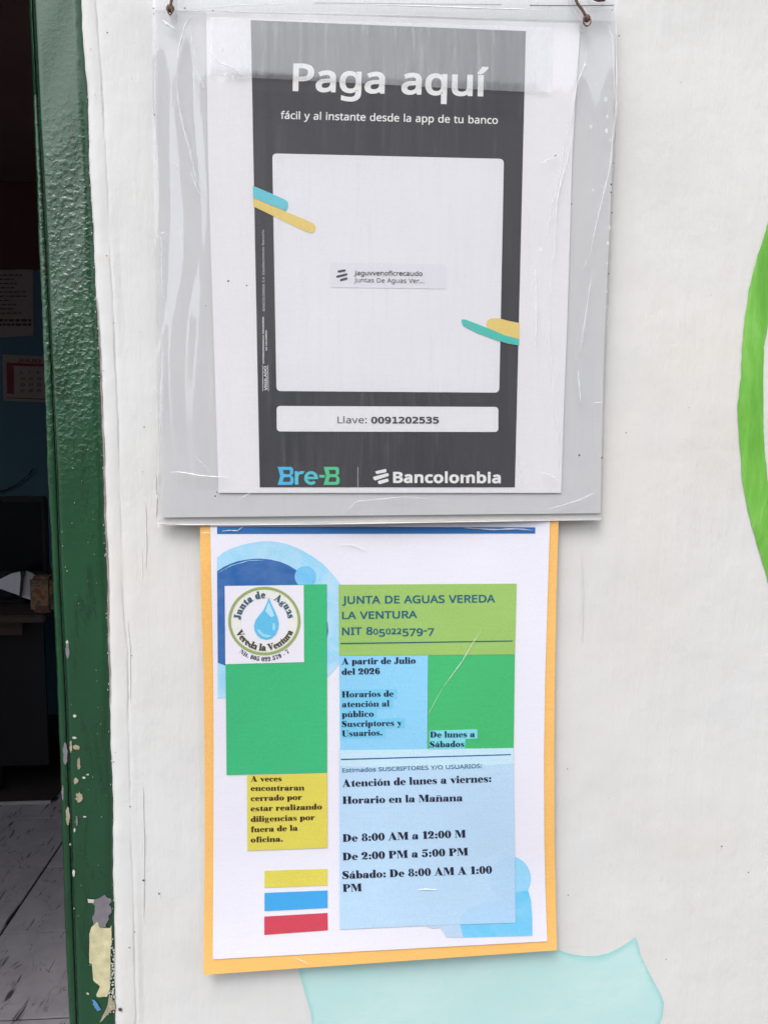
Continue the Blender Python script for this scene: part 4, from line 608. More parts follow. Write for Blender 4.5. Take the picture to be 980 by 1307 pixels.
# painted shapes on the wall
def d_wall(x, y): return 0.0005 * math.sin(x / 90 + y / 130) + 0.0003 * math.sin(y / 47 - x / 60)
mg, t, b = new_mat('leaf_green_wall_paint')
n = nz(t, 1, 6, 0.7, pos(t, 90, 90, 16), 0.4); t.links.new(ramp(t, n, (0.32, lin((98, 168, 60))), (0.5, lin((118, 188, 76))), (0.68, lin((146, 206, 104)))), b.inputs['Base Color'])
b.inputs['Roughness'].default_value = 0.45; bump(t, b, n, 0.25, 0.001)
outer = [(1060, 60), (1018, 170), (996, 240), (980, 285), (967, 325), (955.7, 370), (950.5, 405), (947.4, 438.5), (945.5, 480), (941, 521), (943.5, 560), (947.4, 613), (954, 650), (962.6, 681.6), (980, 741), (1000, 800), (1030, 870), (1070, 950)]
inner = [(1075, 850), (1040, 780), (1010, 715), (990, 655), (980, 613), (976, 580), (974.5, 550), (974, 521), (974, 480), (975, 443), (980, 415.6), (990, 370), (1005, 320), (1030, 250), (1066, 170)]
jag = lambda P: [(x + random.uniform(-.5, .5), y) for p, q in zip(P, P[1:]) for x, y in [lerp(p, q, k / 5) for k in range(5)]] + [P[-1]]
arc = fill('painted_leaf_outline', [jag(outer) + jag(inner)], d_wall, 0.0006, mg, None, 12)
arc['label'] = 'bright green curved stroke painted on the white wall at the right edge'; arc['category'] = 'wall painting'
aq, t, b = new_mat('pale_aqua_wall_paint')
at = t.nodes.new('ShaderNodeVertexColor'); at.layer_name = 'brush'
n = nz(t, 1, 6, 0.65, pos(t, 30, 30, 48), 1.6)
c1 = mixc(t, at.outputs[0], lin((146, 211, 209)), lin((198, 229, 229))); c1 = mixc(t, ramp(t, n, (0.40, 0.0), (0.66, 0.6)), c1, lin((182, 224, 224)))
t.links.new(c1, b.inputs['Base Color']); b.inputs['Roughness'].default_value = 0.5; bump(t, b, n, 0.2, 0.001)
ap = [(381, 1237), (386, 1256), (392, 1277), (397, 1295), (399.8, 1312), (402, 1400), (420, 1500), (600, 1540), (780, 1500), (830, 1400), (836, 1330), (840, 1309), (845, 1298), (847, 1280), (841, 1266), (832, 1250), (824, 1234), (817, 1219), (814, 1206), (811, 1196.7), (801, 1204), (789.7, 1211), (777, 1217), (763, 1220.5), (747, 1221), (731, 1219), (718, 1215.5), (707.5, 1211), (690, 1190), (560, 1180), (400, 1200)]
aqua = fill('painted_aqua_shape', [ap], d_wall, 0.0005, aq, None, 6)
ca = aqua.data.color_attributes.new('brush', 'FLOAT_COLOR', 'POINT')
segs = list(zip(ap, ap[1:] + ap[:1]))
def pd(p, a, b):
    l2 = (b[0] - a[0]) ** 2 + (b[1] - a[1]) ** 2 or 1; u = max(0, min(1, ((p[0] - a[0]) * (b[0] - a[0]) + (p[1] - a[1]) * (b[1] - a[1])) / l2)); q = lerp(a, b, u); return math.dist(p, q)
inv = ROT.transposed()
for i, v in enumerate(aqua.data.vertices):
    q = inv @ (v.co - CAM); p = (490 + q.x / -q.z * F, 653.5 - q.y / -q.z * F)
    d = min(pd(p, a, b) for a, b in segs); f = min(1, max(0, d / (9 + 5 * math.sin(p[0] / 23) + 3 * math.sin(p[1] / 11)))) ** 0.8 * (0.9 + 0.1 * math.sin(p[0] / 37 + p[1] / 29)); ca.data[i].color = (f, f, f, 1)
aqua['label'] = 'pale aqua brushed shape painted on the wall below the lower notice'; aqua['category'] = 'wall painting'

# ================================================================== DOOR FRAME
L_ = [(35, -60), (38, 0), (42, 100), (49.4, 300), (56, 450), (61, 600), (66, 700), (70, 800), (74.5, 900), (78, 1000), (82, 1150), (88.5, 1307), (91, 1370)]
GX = [(39, -60), (42.5, 0), (50, 150), (58.5, 300), (65.5, 450), (72.3, 600), (77.5, 750), (84, 880), (88.3, 1000), (93, 1150), (99, 1307), (102, 1370)]
M_green = mat_green()
fr = empty('door_frame', (WL - 0.03, 0, 0), 'glossy dark green metal door frame with chipped paint left of the posters', 'door frame')
vs_, fs = [], []; rows = 420; rnd = random.Random(3)
for j in range(rows + 1):
    y = -60 + 1430 * j / rows
    l = interp(L_, y) + wob(y, 2, .25); g = interp(GX, y); e = interp(E_, y) + wob(y, 1, 0.45)
    cols = [(l, -0.075), (l - .2, -0.007), (l + .8, -0.0048), (l + 2.5, -0.0042), (g - 3, -0.0042), (g - 1, -0.005), (g, -0.010), (g + .6, -0.010), (g + 1.2, -0.002), (g + 2.4, 0.0002)]
    x0 = g + 3.5; x1 = e - 9
    cols += [(x0 + (x1 - x0) * k / 12, 0.0008 + 0.0002 * math.sin(y / 31 + k / 3)) for k in range(13)]
    cols += [(e - 7, 0.0007), (e - 4.5, 0.0003), (e - 1.5, -0.0006), (e + 1.5, -0.0016)]
    for x, d in cols: vs_.append(W(x, y, d))
nc2 = len(cols)
for j in range(rows):
    for i in range(nc2 - 1):
        k = j * nc2 + i; fs.append((k, k + nc2, k + nc2 + 1, k + 1))
jamb = mesh('jamb', vs_, fs, M_green, fr, smooth=True)
jx0 = W(80, 1300, -.02).x; jz1 = W(60, -60, 0).z; jz0 = W(90, 1370, 0).z
boxo('jamb', W(37, -60).x, 0.003, jz1 - .01, WL + .004, 0.12, DZ, M_green, fr, bev=0.002)
boxo('jamb', W(92, 1370).x, 0.003, 0, WL + .004, 0.12, jz0 + .01, M_green, fr, bev=0.002)
boxo('jamb', DX0 - .002, -0.004, 0, DX0 + .05, 0.12, DZ, M_green, fr, bev=0.002)
boxo('head', DX0 - .002, -0.006, DZ - .05, WL - .002, 0.123, DZ + .002, M_green, fr, bev=0.002)
def d_fr(x, y): return 0.0012
def Z(P, ox, oy, s): return [(ox + x / s, oy + y / s) for x, y in P]
def rough(P, a=.35, n=3): return [(x + random.uniform(-a, a), y + random.uniform(-a, a)) for p, q in zip(P, P[1:] + P[:1]) for x, y in [lerp(p, q, k / n) for k in range(n)]]
M_prim = mat_plain('bare_grey_primer', (122, 118, 126), 0.6, 0.16, 200)
M_cream = mat_plain('old_cream_paint', (204, 198, 160), 0.6, 0.22, 170, .001)
M_blue = mat_plain('old_blue_paint', (88, 140, 190), 0.6, 0.2, 200)
M_pale = mat_plain('pale_chipped_edge', (196, 200, 190), 0.6, 0.15, 200)
M_tan = mat_plain('grimy_tan_undercoat', (160, 152, 130), 0.7, 0.25, 160)
def chip(P, mat, lift, label=None, c=3.5, a=.35):
    o = fill('chipped_patch', [rough(P, a)], d_fr, lift, mat, fr, c)
    if label: o['label'] = label
    return o
chip(Z([(300, 392), (355, 395), (400, 375), (425, 360), (440, 380), (470, 390), (475, 410), (455, 435), (470, 450), (475, 490), (450, 520), (455, 540), (430, 580), (435, 600), (385, 605), (370, 575), (345, 580), (330, 525), (350, 500), (350, 440), (330, 420), (300, 415)], 60, 1080, 5.757), M_prim, .0002, 'patch of grey primer where the green paint came off')
chip(Z([(300, 392), (345, 394), (340, 420), (302, 418)], 60, 1080, 5.757), M_pale, .0004)
chip(Z([(370, 560), (385, 602), (465, 605), (473, 580), (476, 700), (465, 760), (468, 850), (462, 1050), (440, 1110), (370, 1115), (360, 1100), (390, 1035), (340, 990), (330, 870), (312, 860), (310, 650), (325, 600)], 60, 1080, 5.757), M_cream, .0003, 'long cream patch of old paint near the bottom')
chip(Z([(330, 1130), (352, 1135), (372, 1165), (400, 1208), (372, 1217), (350, 1190)], 60, 1080, 5.757), M_blue, .0004, 'small fleck of old blue paint')
chip(Z([(458, 1100), (498, 1160), (500, 1205), (470, 1215), (430, 1258), (400, 1292), (385, 1300), (412, 1245), (440, 1190)], 60, 1080, 5.757), M_tan, .0002)
blobs = [(95, 914, 2, 2), (95, 942, 3, 1.6), (97, 954, 4.5, 3.2), (100.5, 975, 2.2, 8), (90.5, 953, 1.6, 8), (83, 962, 2.6, 15), (97, 997, 3, 4), (107, 993, 2.2, 1.4), (112, 989, 1.6, 1.2), (100.5, 1018, 4.4, 6.5), (86.5, 1042, 2.4, 12), (80, 1012, 1.4, 10), (98, 1048, 1.2, 7), (95, 1060, 1, 3), (108, 1043, 2.2, 1), (89.5, 1078, 1, 1.2), (94, 1115, 1.5, 4.5), (86, 831, 2.4, 10), (85.5, 820, 1.6, 3), (94.5, 1160, .8, 1), (112, 1269, 1.6, 1.4)]
for x, y, rx, ry in blobs:
    chip(ell(x, y, rx, ry, 9), random.choice((M_prim, M_tan)) if rx * ry > 8 else M_pale, .0003, c=3, a=min(rx, ry) * .35)
vs_, fs = [], []
for k in range(110):
    y = 1193 + random.random() ** .8 * 100; speck(interp(E_, y) - random.uniform(0, 8), y, random.uniform(.4, 1.3), 0.0013 if random.random() < .5 else 0.0008, 1.4)
for k in range(60):
    y = random.uniform(300, 1300); speck(interp(GX, y) + random.uniform(4, 48), y, random.uniform(.25, .75), 0.0013)
for k in range(60):
    y = random.uniform(60, 1300); speck(interp(E_, y) - random.uniform(-.5, 2.5), y, random.uniform(.3, .7), 0.0012, 2.0)
mesh('paint_flecks', vs_, fs, M_pale, fr, 'stuff')
# ragged seam of old filler between frame and plaster
vs_, fs = [], []
M_seam = mat_plain('grey_filler_seam', (150, 138, 134), 0.9, 0.3, 300)
for j in range(0, 260):
    y = 380 + j * 2.0; wd = 1.2 * max(0, math.sin((y - 380) / 520 * math.pi)) ** .5 * (0.6 + 0.4 * math.sin(y / 11)); e = interp(E_, y) + wob(y, 1, 0.45)
    vs_ += [W(e - .2, y, .0009), W(e + wd + .6, y, .0013)]
for j in range(259): fs.append((2 * j, 2 * j + 1, 2 * j + 3, 2 * j + 2))
mesh('filler_seam', vs_, fs, M_seam, fr)
fix(fr)

# ================================================================== DARK ROOM BEHIND THE DOOR
f1, f2, f3 = FL(45, 1107).y, FL(45, 1190).y, FL(45, 1297).y
TS = 0.33
fy = f2                                    # a joint between two rows of tiles
fx = FL(2.5, 1190).x                       # a joint running into the room
BY = 3.35
M_grout = mat_plain('dark_grout', (44, 42, 44), 0.9, 0.1)
room = mesh('floor', [(-3.2, 0.0, -.006), (1.6, 0.0, -.006), (1.6, BY, -.006), (-3.2, BY, -.006)], [(0, 1, 2, 3)], M_grout, None, 'structure')
mt, t, b = new_mat('scuffed_grey_floor_tile')
oi = t.nodes.new('ShaderNodeObjectInfo')
c = ramp(t, nz(t, 14, 5, 0.6, pos(t)), (0.3, lin((165, 161, 168))), (0.7, lin((188, 184, 190))))
mp = t.nodes.new('ShaderNodeMapping'); mp.inputs['Rotation'].default_value = (0, 0, math.radians(-38)); mp.inputs['Scale'].default_value = (34, 5, 1)
g = t.nodes.new('ShaderNodeNewGeometry'); t.links.new(g.outputs['Position'], mp.inputs['Vector'])
sc_ = nz(t, 1, 3, 0.6, mp.outputs[0], 0.7)
c = mixc(t, ramp(t, sc_, (0.33, 0.92), (0.39, 0.0)), c, lin((52, 50, 52)))
mp2 = t.nodes.new('ShaderNodeMapping'); mp2.inputs['Rotation'].default_value = (0, 0, math.radians(10)); mp2.inputs['Scale'].default_value = (52, 11, 1); t.links.new(g.outputs['Position'], mp2.inputs['Vector'])
c = mixc(t, ramp(t, nz(t, 1, 4, 0.7, mp2.outputs[0], 1.0), (0.32, 0.9), (0.37, 0.0)), c, lin((52, 50, 52)))
vn = nz(t, 5.5, 4, 0.6, pos(t, 1.6, 1, 1), 1.4)      # dark veins, as contour lines of a noise
sb = t.nodes.new('ShaderNodeMath'); sb.operation = 'SUBTRACT'; sb.inputs[1].default_value = 0.5; t.links.new(vn, sb.inputs[0])
ab = t.nodes.new('ShaderNodeMath'); ab.operation = 'ABSOLUTE'; t.links.new(sb.outputs[0], ab.inputs[0])
br_ = ramp(t, nz(t, 12, 3, 0.6, pos(t)), (0.5, 0.0), (0.62, 1.0))
c = mixc(t, mixc(t, 1.0, ramp(t, ab.outputs[0], (0.0, 0.85), (0.012, 0.0)), br_, 'MULTIPLY'), c, lin((56, 54, 58)))
t.links.new(c, b.inputs['Base Color']); b.inputs['Roughness'].default_value = 0.5
proto = None
for i in range(-6, 6):
    for j in range(-8, 5):
        x = fx + i * TS; y = fy + j * TS
        if y < 0.02 or y + TS > BY or x < -3.1 or x + TS > 1.5: continue
        if proto is None:
            bm = bmesh.new(); box(bm, .003, .003, -.005, TS - .003, TS - .003, 0.0, 0.0012); me = bpy.data.meshes.new('floor_tile'); bm.to_mesh(me); bm.free(); me.materials.append(mt); proto = me
        o = link('floor_tile', proto, None, room); o.location = (x, y, random.uniform(-.0004, .0004))
M_teal = mat_plain('dull_teal_wall_paint', (78, 118, 140), 0.75, 0.1, 3, 0.003)
M_maroon = mat_plain('dark_maroon_board', (92, 56, 56), 0.7, 0.15, 4, 0.003)
M_ceil = mat_plain('grimy_ceiling', (110, 80, 78), 0.9, 0.1, 3)
boxo('room_wall', -3.25, BY, -.006, 1.65, BY + .1, 2.6, M_teal, None, 'structure')
bm = bmesh.new()      # side wall with an unseen opening added to let sky light in
for q in ((.15, -.006, .7, 2.6), (2.3, -.006, BY, 2.6), (.7, -.006, 2.3, .9), (.7, 2.1, 2.3, 2.6)): box(bm, -3.3, q[0], q[1], -3.2, q[2], q[3])
bmobj('room_side_wall', bm, M_teal, None, 'structure'); boxo('room_side_wall', 1.6, 0.15, -.006, 1.7, BY, 2.6, M_teal, None, 'structure')
boxo('ceiling', -3.3, 0.15, 2.6, 1.7, BY + .1, 2.7, M_ceil, None, 'structure')
bz = W(20, 342, -BY + .03).z; bz2 = W(20, 200, -BY + .03).z
pn = empty('wall_panelling', (-1.6, BY, bz), 'dark maroon boards covering the top of the back wall inside the room', 'panelling')
boxo('board', -3.19, BY - .022, bz, 1.59, BY - .002, bz2 - .004, M_maroon, pn); boxo('board', -3.19, BY - .022, bz2 + .004, 1.59, BY - .002, 2.598, M_maroon, pn)
boxo('batten', -3.19, BY - .034, bz2 - .022, 1.59, BY - .0225, bz2 + .022, mat_plain('lighter_maroon_trim', (118, 82, 80), .6, .1), pn)
fix(pn)
def flat(name, P, Y, mat, parent, th=0.0008):
    f_ = [W(x, y, -Y) for x, y in P]; n = len(P); bk = [v + Vector((0, th, 0)) for v in f_]
    return mesh(name, f_ + bk, [tuple(range(n)), tuple(range(2 * n - 1, n - 1, -1))] + [(i, n + i, n + (i + 1) % n, (i + 1) % n) for i in range(n)], mat, parent)
def RC(x0, y0, x1, y1): return [(x0, y0), (x1, y0), (x1, y1), (x0, y1)]
M_pap = mat_plain('yellowed_notice_paper', (160, 148, 150), 0.8, 0.06)
M_txt = mat_plain('faded_black_print', (60, 52, 54), 0.8, 0.1)
M_red = mat_plain('faded_red_print', (128, 58, 66), 0.8, 0.1)
nt_ = empty('notice_sheet', W(10, 385, -BY), 'pale printed sheet pinned on the dark wall inside the room, above the calendar', 'notice')
sh = flat('sheet', [(-34, 346), (42, 343), (43, 428), (-32, 432)], BY - .004, M_pap, nt_)
vs_, fs = [], []
for r_ in range(12):
    y = 350 + r_ * 5.4 + (3 if r_ > 9 else 0); bold = r_ > 9; x = -26
    xe = random.uniform(14, 38) if not bold else 40
    while x < xe - 3:
        wd = random.uniform(3, 8); b0 = len(vs_)
        hgt = 3.2 if bold else 1.5
        vs_ += [W(x, y, -(BY - .0052)), W(min(xe, x + wd), y, -(BY - .0052)), W(min(xe, x + wd), y + hgt, -(BY - .0052)), W(x, y + hgt, -(BY - .0052))]; fs.append((b0, b0 + 1, b0 + 2, b0 + 3)); x += wd + 1.6
mesh('text_lines', vs_, fs, M_txt, sh, 'stuff')
fix(nt_)
cl = empty('wall_calendar', W(30, 483, -BY), 'small red and white July calendar on the teal wall inside the room', 'calendar')
cs = flat('sheet', [(3, 452), (66, 455), (68, 514), (4, 511)], BY - .006, M_pap, cl, .003)
flat('red_column', [(8, 466), (17.5, 467), (18, 503), (9, 502)], BY - .0072, M_red, cs)
flat('red_band', [(8, 462.5), (66, 465), (66, 468), (8, 466.5)], BY - .0074, M_red, cs)
flat('bottom_rule', [(8, 507), (66, 509), (66, 510.5), (8, 508)], BY - .0074, M_red, cs)
def d_cal(x, y): return -(BY - .0078)
text('JULIO', SANS, (23, 461.5), (52, 463), 5.2, d_cal, 0, M_red, cs, bold=.03)
nn = 1
for r_ in range(4):
    for k in range(5):
        x = 26 + k * 10.5; y = 477 + r_ * 7.6
        s = str(nn + 5 + r_ * 7 + k)
        text(s, SANS, (x, y), (x + 3 * len(s) - .5, y + .2), 4, d_cal, 0, M_txt, cs, bold=.02)
fix(cl)
# desk with a screen, envelopes and a pouch
DF = FL(30, 786, 0.75).y; dxr = FL(66, 780, .75).x
M_desk = mat_plain('brown_desk_laminate', (74, 58, 56), 0.5, 0.15, 6, .0005, streak=(2, 30, 30))
dk = empty('desk', (dxr - .6, DF + .25, 0), 'brown wooden desk against the back wall of the dark room', 'desk')
boxo('desk_top', dxr - 1.3, DF, .722, dxr, BY - .03, .75, M_desk, dk, bev=.006)
for x, y in ((dxr - .3, DF + .16), (dxr - 1.26, DF + .06), (dxr - .1, BY - .1), (dxr - 1.26, BY - .1)):
    boxo('leg', x, y, 0, x + .04, y + .04, .721, M_desk, dk, bev=.003)
boxo('drawer_rail', dxr - 1.2, DF + .07, .66, dxr - .11, DF + .09, .72, M_desk, dk)
M_blk = mat_plain('matt_black_plastic', (20, 21, 28), 0.5, 0.1, 20, .0003)
boxo('underdesk_shade_panel', dxr - 1.2, DF + .14, .12, dxr - .06, DF + .155, .715, M_blk, dk)  # black panel added to stand for the shade under the desk
fix(dk)
MY = DF + .24
sx0 = W(-60, 700, -MY).x; sx1 = W(60, 700, -MY).x; sz1 = W(60, 634, -MY).z; sz0 = W(60, 738, -MY).z
mo = empty('computer_monitor', ((sx0 + sx1) / 2, MY, .75), 'black switched-off screen standing on the desk inside the room', 'monitor')
boxo('casing', sx0, MY, sz0, sx1, MY + .03, sz1, M_blk, mo, bev=.005)
boxo('screen', sx0 + .02, MY - .003, sz0 + .03, sx1 - .02, MY - .0005, sz1 - .02, mat_plain('dark_glass', (14, 15, 22), 0.15, .05), mo)
boxo('stand', (sx0 + sx1) / 2 - .1, MY - .04, .751, (sx0 + sx1) / 2 + .1, MY + .1, .765, M_blk, mo, bev=.004)
boxo('neck', (sx0 + sx1) / 2 - .03, MY + .02, .765, (sx0 + sx1) / 2 + .03, MY + .05, sz0 + .05, M_blk, mo)
fix(mo)
EY = DF + .07
def slab(name, P, Y, th, mat, parent, lean=0.0):
    f_ = [W(x, y, -Y) + Vector((0, lean * (780 - y) / 40, 0)) for x, y in P]; n = len(P); bk = [v + Vector((0, th, 0)) for v in f_]
    return mesh(name, f_ + bk, [tuple(range(n)), tuple(range(2 * n - 1, n - 1, -1))] + [(i, n + i, n + (i + 1) % n, (i + 1) % n) for i in range(n)], mat, parent)
M_env = mat_plain('grey_white_envelope', (222, 226, 244), 0.8, 0.06, 60)
en = slab('envelope_stack', [(-22, 748), (-2, 740), (10, 734), (23, 731), (23.5, 761), (0, 753), (-20, 750)], EY, .012, M_env, None, .02)
en['label'] = 'fan of pale envelopes at the left on the desk in the dark room'; en['category'] = 'envelopes'
en2 = slab('folded_paper', [(28.5, 730.5), (36, 733), (43, 737), (38, 766), (26, 762.5)], EY + .02, .012, M_env, None, .02)
en2['label'] = 'folded pale paper between the black strap and the patterned pouch'; en2['category'] = 'paper'
st_ = slab('strap', [(22, 731), (28.5, 731), (27, 740), (25.5, 764), (23, 763), (24.3, 740)], EY - .006, .008, M_blk, None, .02)
st_['label'] = 'narrow black strap hanging over the envelopes on the desk'; st_['category'] = 'strap'
mpou, t, b = new_mat('camouflage_cloth')
n = nz(t, 26, 2, 0.4, pos(t), 1.0)
cr = ramp(t, n, (0.36, lin((110, 76, 72))), (0.44, lin((88, 98, 88))), (0.54, lin((158, 124, 84))), (0.62, lin((116, 82, 76)))); t.links.new(cr, b.inputs['Base Color']); b.inputs['Roughness'].default_value = .85
bm = bmesh.new(); pl = W(36, 737, -EY + .04); pr = W(65, 736, -EY + .04); box(bm, pl.x, EY - .04, .751, pr.x, EY + .03, pl.z, .012)
po = bmobj('pouch', bm, mpou, None); po['label'] = 'small brown and green patterned cloth pouch at the right end of the desk'; po['category'] = 'pouch'
# dark sheet on the floor, painted in for the shade under the desk
my = FL(40, 1025, 0.006).y
rg = empty('desk_shade', (-1.2, my + .2, 0), 'dark sheet with a pale front edge standing in for the shade under the desk', 'shade sheet')
boxo('shade sheet', -2.1, my + .006, 0.001, FL(66, 1025).x, BY - .04, .008, mat_plain('dark_brown_shade', (52, 46, 46), .95, .25, 40, .002), rg)
boxo('edging', -2.1, my - .004, 0.001, FL(66, 1025).x, my + .005, .012, mat_plain('pale_front_edging', (190, 188, 190), .6, .1), rg, bev=.001)
fix(rg)
cb = tube('cable', [W(x, y, -(BY - .012)) for x, y in ((42, 598), (38, 604), (30, 612), (20, 619), (8, 625), (-4, 629), (-20, 631))], .003, M_blk)
cb['label'] = 'thin dark cable sagging across the teal wall above the screen'; cb['category'] = 'cable'

# ================================================================== LOWER NOTICE
nl = empty('notice_poster', W(485, 1240), 'lower notice on an orange backing giving the water board opening hours', 'poster')
M_or = ink((254, 186, 108), .55, .06); M_wh = ink((227, 226, 238), .5, .025); 
orange = sheet('backing_sheet', [(255, 655), (256.5, 760), (260, 860), (261, 970), (261.3, 1080), (260.5, 1160), (259.8, 1245)], [(713, 655), (710, 760), (708, 860), (707, 970), (707.5, 1060), (709, 1140), (710.5, 1213.5)], d_low, -0.0004, M_or, nl, 60, 90)
paper = sheet('paper_sheet', [(268, 658), (270.5, 770), (272.5, 870), (272.8, 970), (272.5, 1070), (272, 1150), (271.6, 1225)], [(702, 658), (698.5, 770), (695.5, 870), (694, 970), (694.5, 1070), (696, 1140), (698.3, 1202)], d_low, 0.0002, M_wh, nl, 60, 90)
T0 = 0.00035; T1 = 0.0005; T2 = 0.00065; T3 = 0.0008; T4 = 0.00095
quad('blue_bar', (277, 672), (683, 673), (683, 681), (277, 681.5), d_low, T0, ink((48, 106, 170)), nl)
LB = ink((152, 208, 238), wash=.6); LB2 = ink((184, 218, 240)); DB = ink((44, 98, 166), wash=.1); GR = ink((62, 180, 122)); GR2 = ink((68, 180, 112)); OL = ink((152, 190, 105)); SK = ink((138, 202, 240)); PB = ink((180, 210, 236)); CY = ink((104, 194, 236), wash=.22); CY2 = ink((136, 204, 238), wash=.4); YE = ink((214, 203, 88))
big = [(277, 712), (284, 706), (293, 701), (305, 696.5), (319.6, 693), (333, 691), (346, 690.8), (357, 692.4), (367, 694.5), (378, 699), (388.5, 704), (400, 711), (410, 718), (420, 728), (428, 737), (435, 746), (434, 770), (434, 845), (426, 856), (417, 866), (400, 880), (278, 892)]
fill('pale_disc', [big], d_low, T0, LB, nl)
fill('blue_disc', [[(277, 729.5), (284, 724.5), (293, 720), (303, 716.5), (314, 714.4), (324, 713.2), (333, 713), (345, 714.2), (357, 717), (368, 721.5), (378, 727.6), (387, 736), (394, 746), (406, 760), (413, 777), (418, 795), (419, 806), (414, 830), (400, 846), (289, 850), (278, 846)]], d_low, T1, DB, nl)
fill('small_disc', [ell(389.5, 736, 13.5, 13.5)], d_low, T1 + .00008, ink((104, 188, 234), wash=.3), nl)
ridge('brush_edge', [(277, 732), (295, 722), (318, 715.5), (340, 715)], 1.2, .00002, d_low, T2, ink((150, 200, 232)), nl)
quad('green_panel', (387, 746), (417.2, 745.6), (417.3, 986.5), (289.2, 989.4), d_low, T2, GR, nl) if False else fill('green_panel', [[(287, 748), (417, 745.8), (417.4, 986.5), (289.2, 989.4)]], d_low, T2, GR, nl)
lg = quad('logo_card', (286.8, 748), (387.6, 747), (388, 845.3), (287.6, 848), d_low, T3, ink((228, 226, 238), .5, .02), nl)
LC = (337.4, 792.8)
fill('logo_ring', [ell(LC[0], LC[1], 46.2, 43.8, 60), ell(LC[0], LC[1], 42.7, 40.4, 60)[::-1]], d_low, T4, ink((148, 168, 100)), lg, 6)
fill('logo_glow', [ell(LC[0], LC[1], 42.2, 39.9, 60), ell(LC[0], LC[1], 30.5, 29.5, 60)[::-1]], d_low, T4 - .00006, ink((226, 225, 222)), lg, 6)
drop = [(343.3, 762.6), (346, 770), (350, 778), (354, 787), (356, 796), (355.2, 803), (352, 810), (346.5, 815), (340, 816.8), (333.5, 815.5), (328, 811), (324.8, 805), (324, 799), (326, 792), (331, 785), (336, 779), (340, 771)]
fill('water_drop', [drop], d_low, T4, ink((98, 186, 226)), lg, 4)
fill('drop_shine', [[(343.2, 768), (346.5, 777), (350, 786), (346, 788), (341, 783), (338.5, 780)]], d_low, T4 + .0001, ink((170, 220, 240)), lg, 4)
fill('drop_shine', [[(328, 803), (330, 808), (335, 812.5), (341, 814), (347, 812), (343, 810.5), (336, 809), (331, 804)]], d_low, T4 + .0001, ink((150, 212, 238)), lg, 4)
fill('drop_shine', [ell(349.5, 800, 1.8, 5)], d_low, T4 + .0001, ink((150, 212, 238)), lg, 4)
IK = ink((62, 96, 112)); IK2 = ink((52, 60, 66)); IK3 = ink((74, 72, 64))
arctext('Junta de', FAT, LC, 30.5, 29.5, 177, 87, 12.6, d_low, T4 + .0001, IK, lg, bold=.018, sx=.97)
arctext('Aguas', FAT, LC, 30.5, 29.5, 67, 6, 12.6, d_low, T4 + .0001, IK, lg, bold=.018, sx=.95)
arctext('Vereda la Ventura', FAT, LC, 39.3, 38.0, 202, 339, 12.2, d_low, T4 + .0001, IK3, lg, bold=.016, below=True, sx=.94)
arctext('Nit. 805 022 579 - 7', FAT, LC, 51.5, 51.5, 231, 309, 8.0, d_low, T4, ink((40, 40, 48)), lg, below=True, sx=.98)
hd = fill('olive_panel', [[(432, 746.4), (659.2, 745), (657, 835.4), (433, 837)]], d_low, T2, OL, nl)
HC = ink((36, 96, 120))
text('JUNTA DE AGUAS VEREDA', SANS, (436.5, 770.6), (632, 768.7), 11.6, d_low, T3, HC, hd, bold=.021, track=.0)
text('LA VENTURA', SANS, (436.5, 790.2), (532.5, 788.8), 11.2, d_low, T3, HC, hd, bold=.021, track=.0)
text('NIT 805022579-7', SANS, (436.5, 810.6), (554, 808.6), 11.4, d_low, T3, HC, hd, bold=.022, track=.01, figs=True)
fill('rule', [[(434.5, 820.8), (654, 817.6), (654, 818.9), (434.5, 822.4)]], d_low, T3, ink((34, 96, 112)), hd)
sk = fill('sky_panel', [[(433, 837.2), (546, 836.6), (545, 957), (434, 958)]], d_low, T2, SK, nl)
g2 = fill('green_panel', [[(546.2, 836.5), (657, 835.6), (655.4, 955), (545.4, 957)]], d_low, T2, GR2, nl)
hl = fill('highlight', [[(548, 932.8), (609, 931), (609.2, 943), (594, 943.7), (593, 956), (548, 957)]], d_low, T3, ink((128, 208, 226)), g2)
NK = ink((34, 34, 56), .5, .05)
for s, x0, y0, x1, y1, cap in (('A partir de Julio', 436, 848.4, 530.5, 847.2, 8.3), ('del 2026', 436, 861.6, 485, 860.6, 8.1), ('Horarios de', 436.3, 890.6, 502.5, 889.4, 8), ('atención al', 436.3, 903.2, 497, 902, 8), ('público', 436.3, 916, 477, 915, 8), ('Suscriptores y', 436.3, 928.4, 513, 926.6, 8), ('Usuarios.', 436.5, 940.6, 488, 939, 8)):
    if s != 'A partir de Julio' and s != 'del 2026':
        fill('highlight', [[(x0 - 2, y0 - 10), (x1 + 4, y1 - 10), (x1 + 4, y1 + 2.8), (x0 - 2, y0 + 2.8)]], d_low, T2 + .0001, ink((120, 196, 232)), sk)
    text(s, FAT, (x0, y0), (x1, y1), cap, d_low, T3, NK, sk, caph=.70)
text('De lunes a', FAT, (548.8, 941.8), (606, 941.2), 7.8, d_low, T4, ink((22, 60, 76)), hl, caph=.70)
text('Sábados', FAT, (548.3, 954.4), (592.5, 953.6), 7.8, d_low, T4, ink((22, 60, 76)), hl, caph=.70)
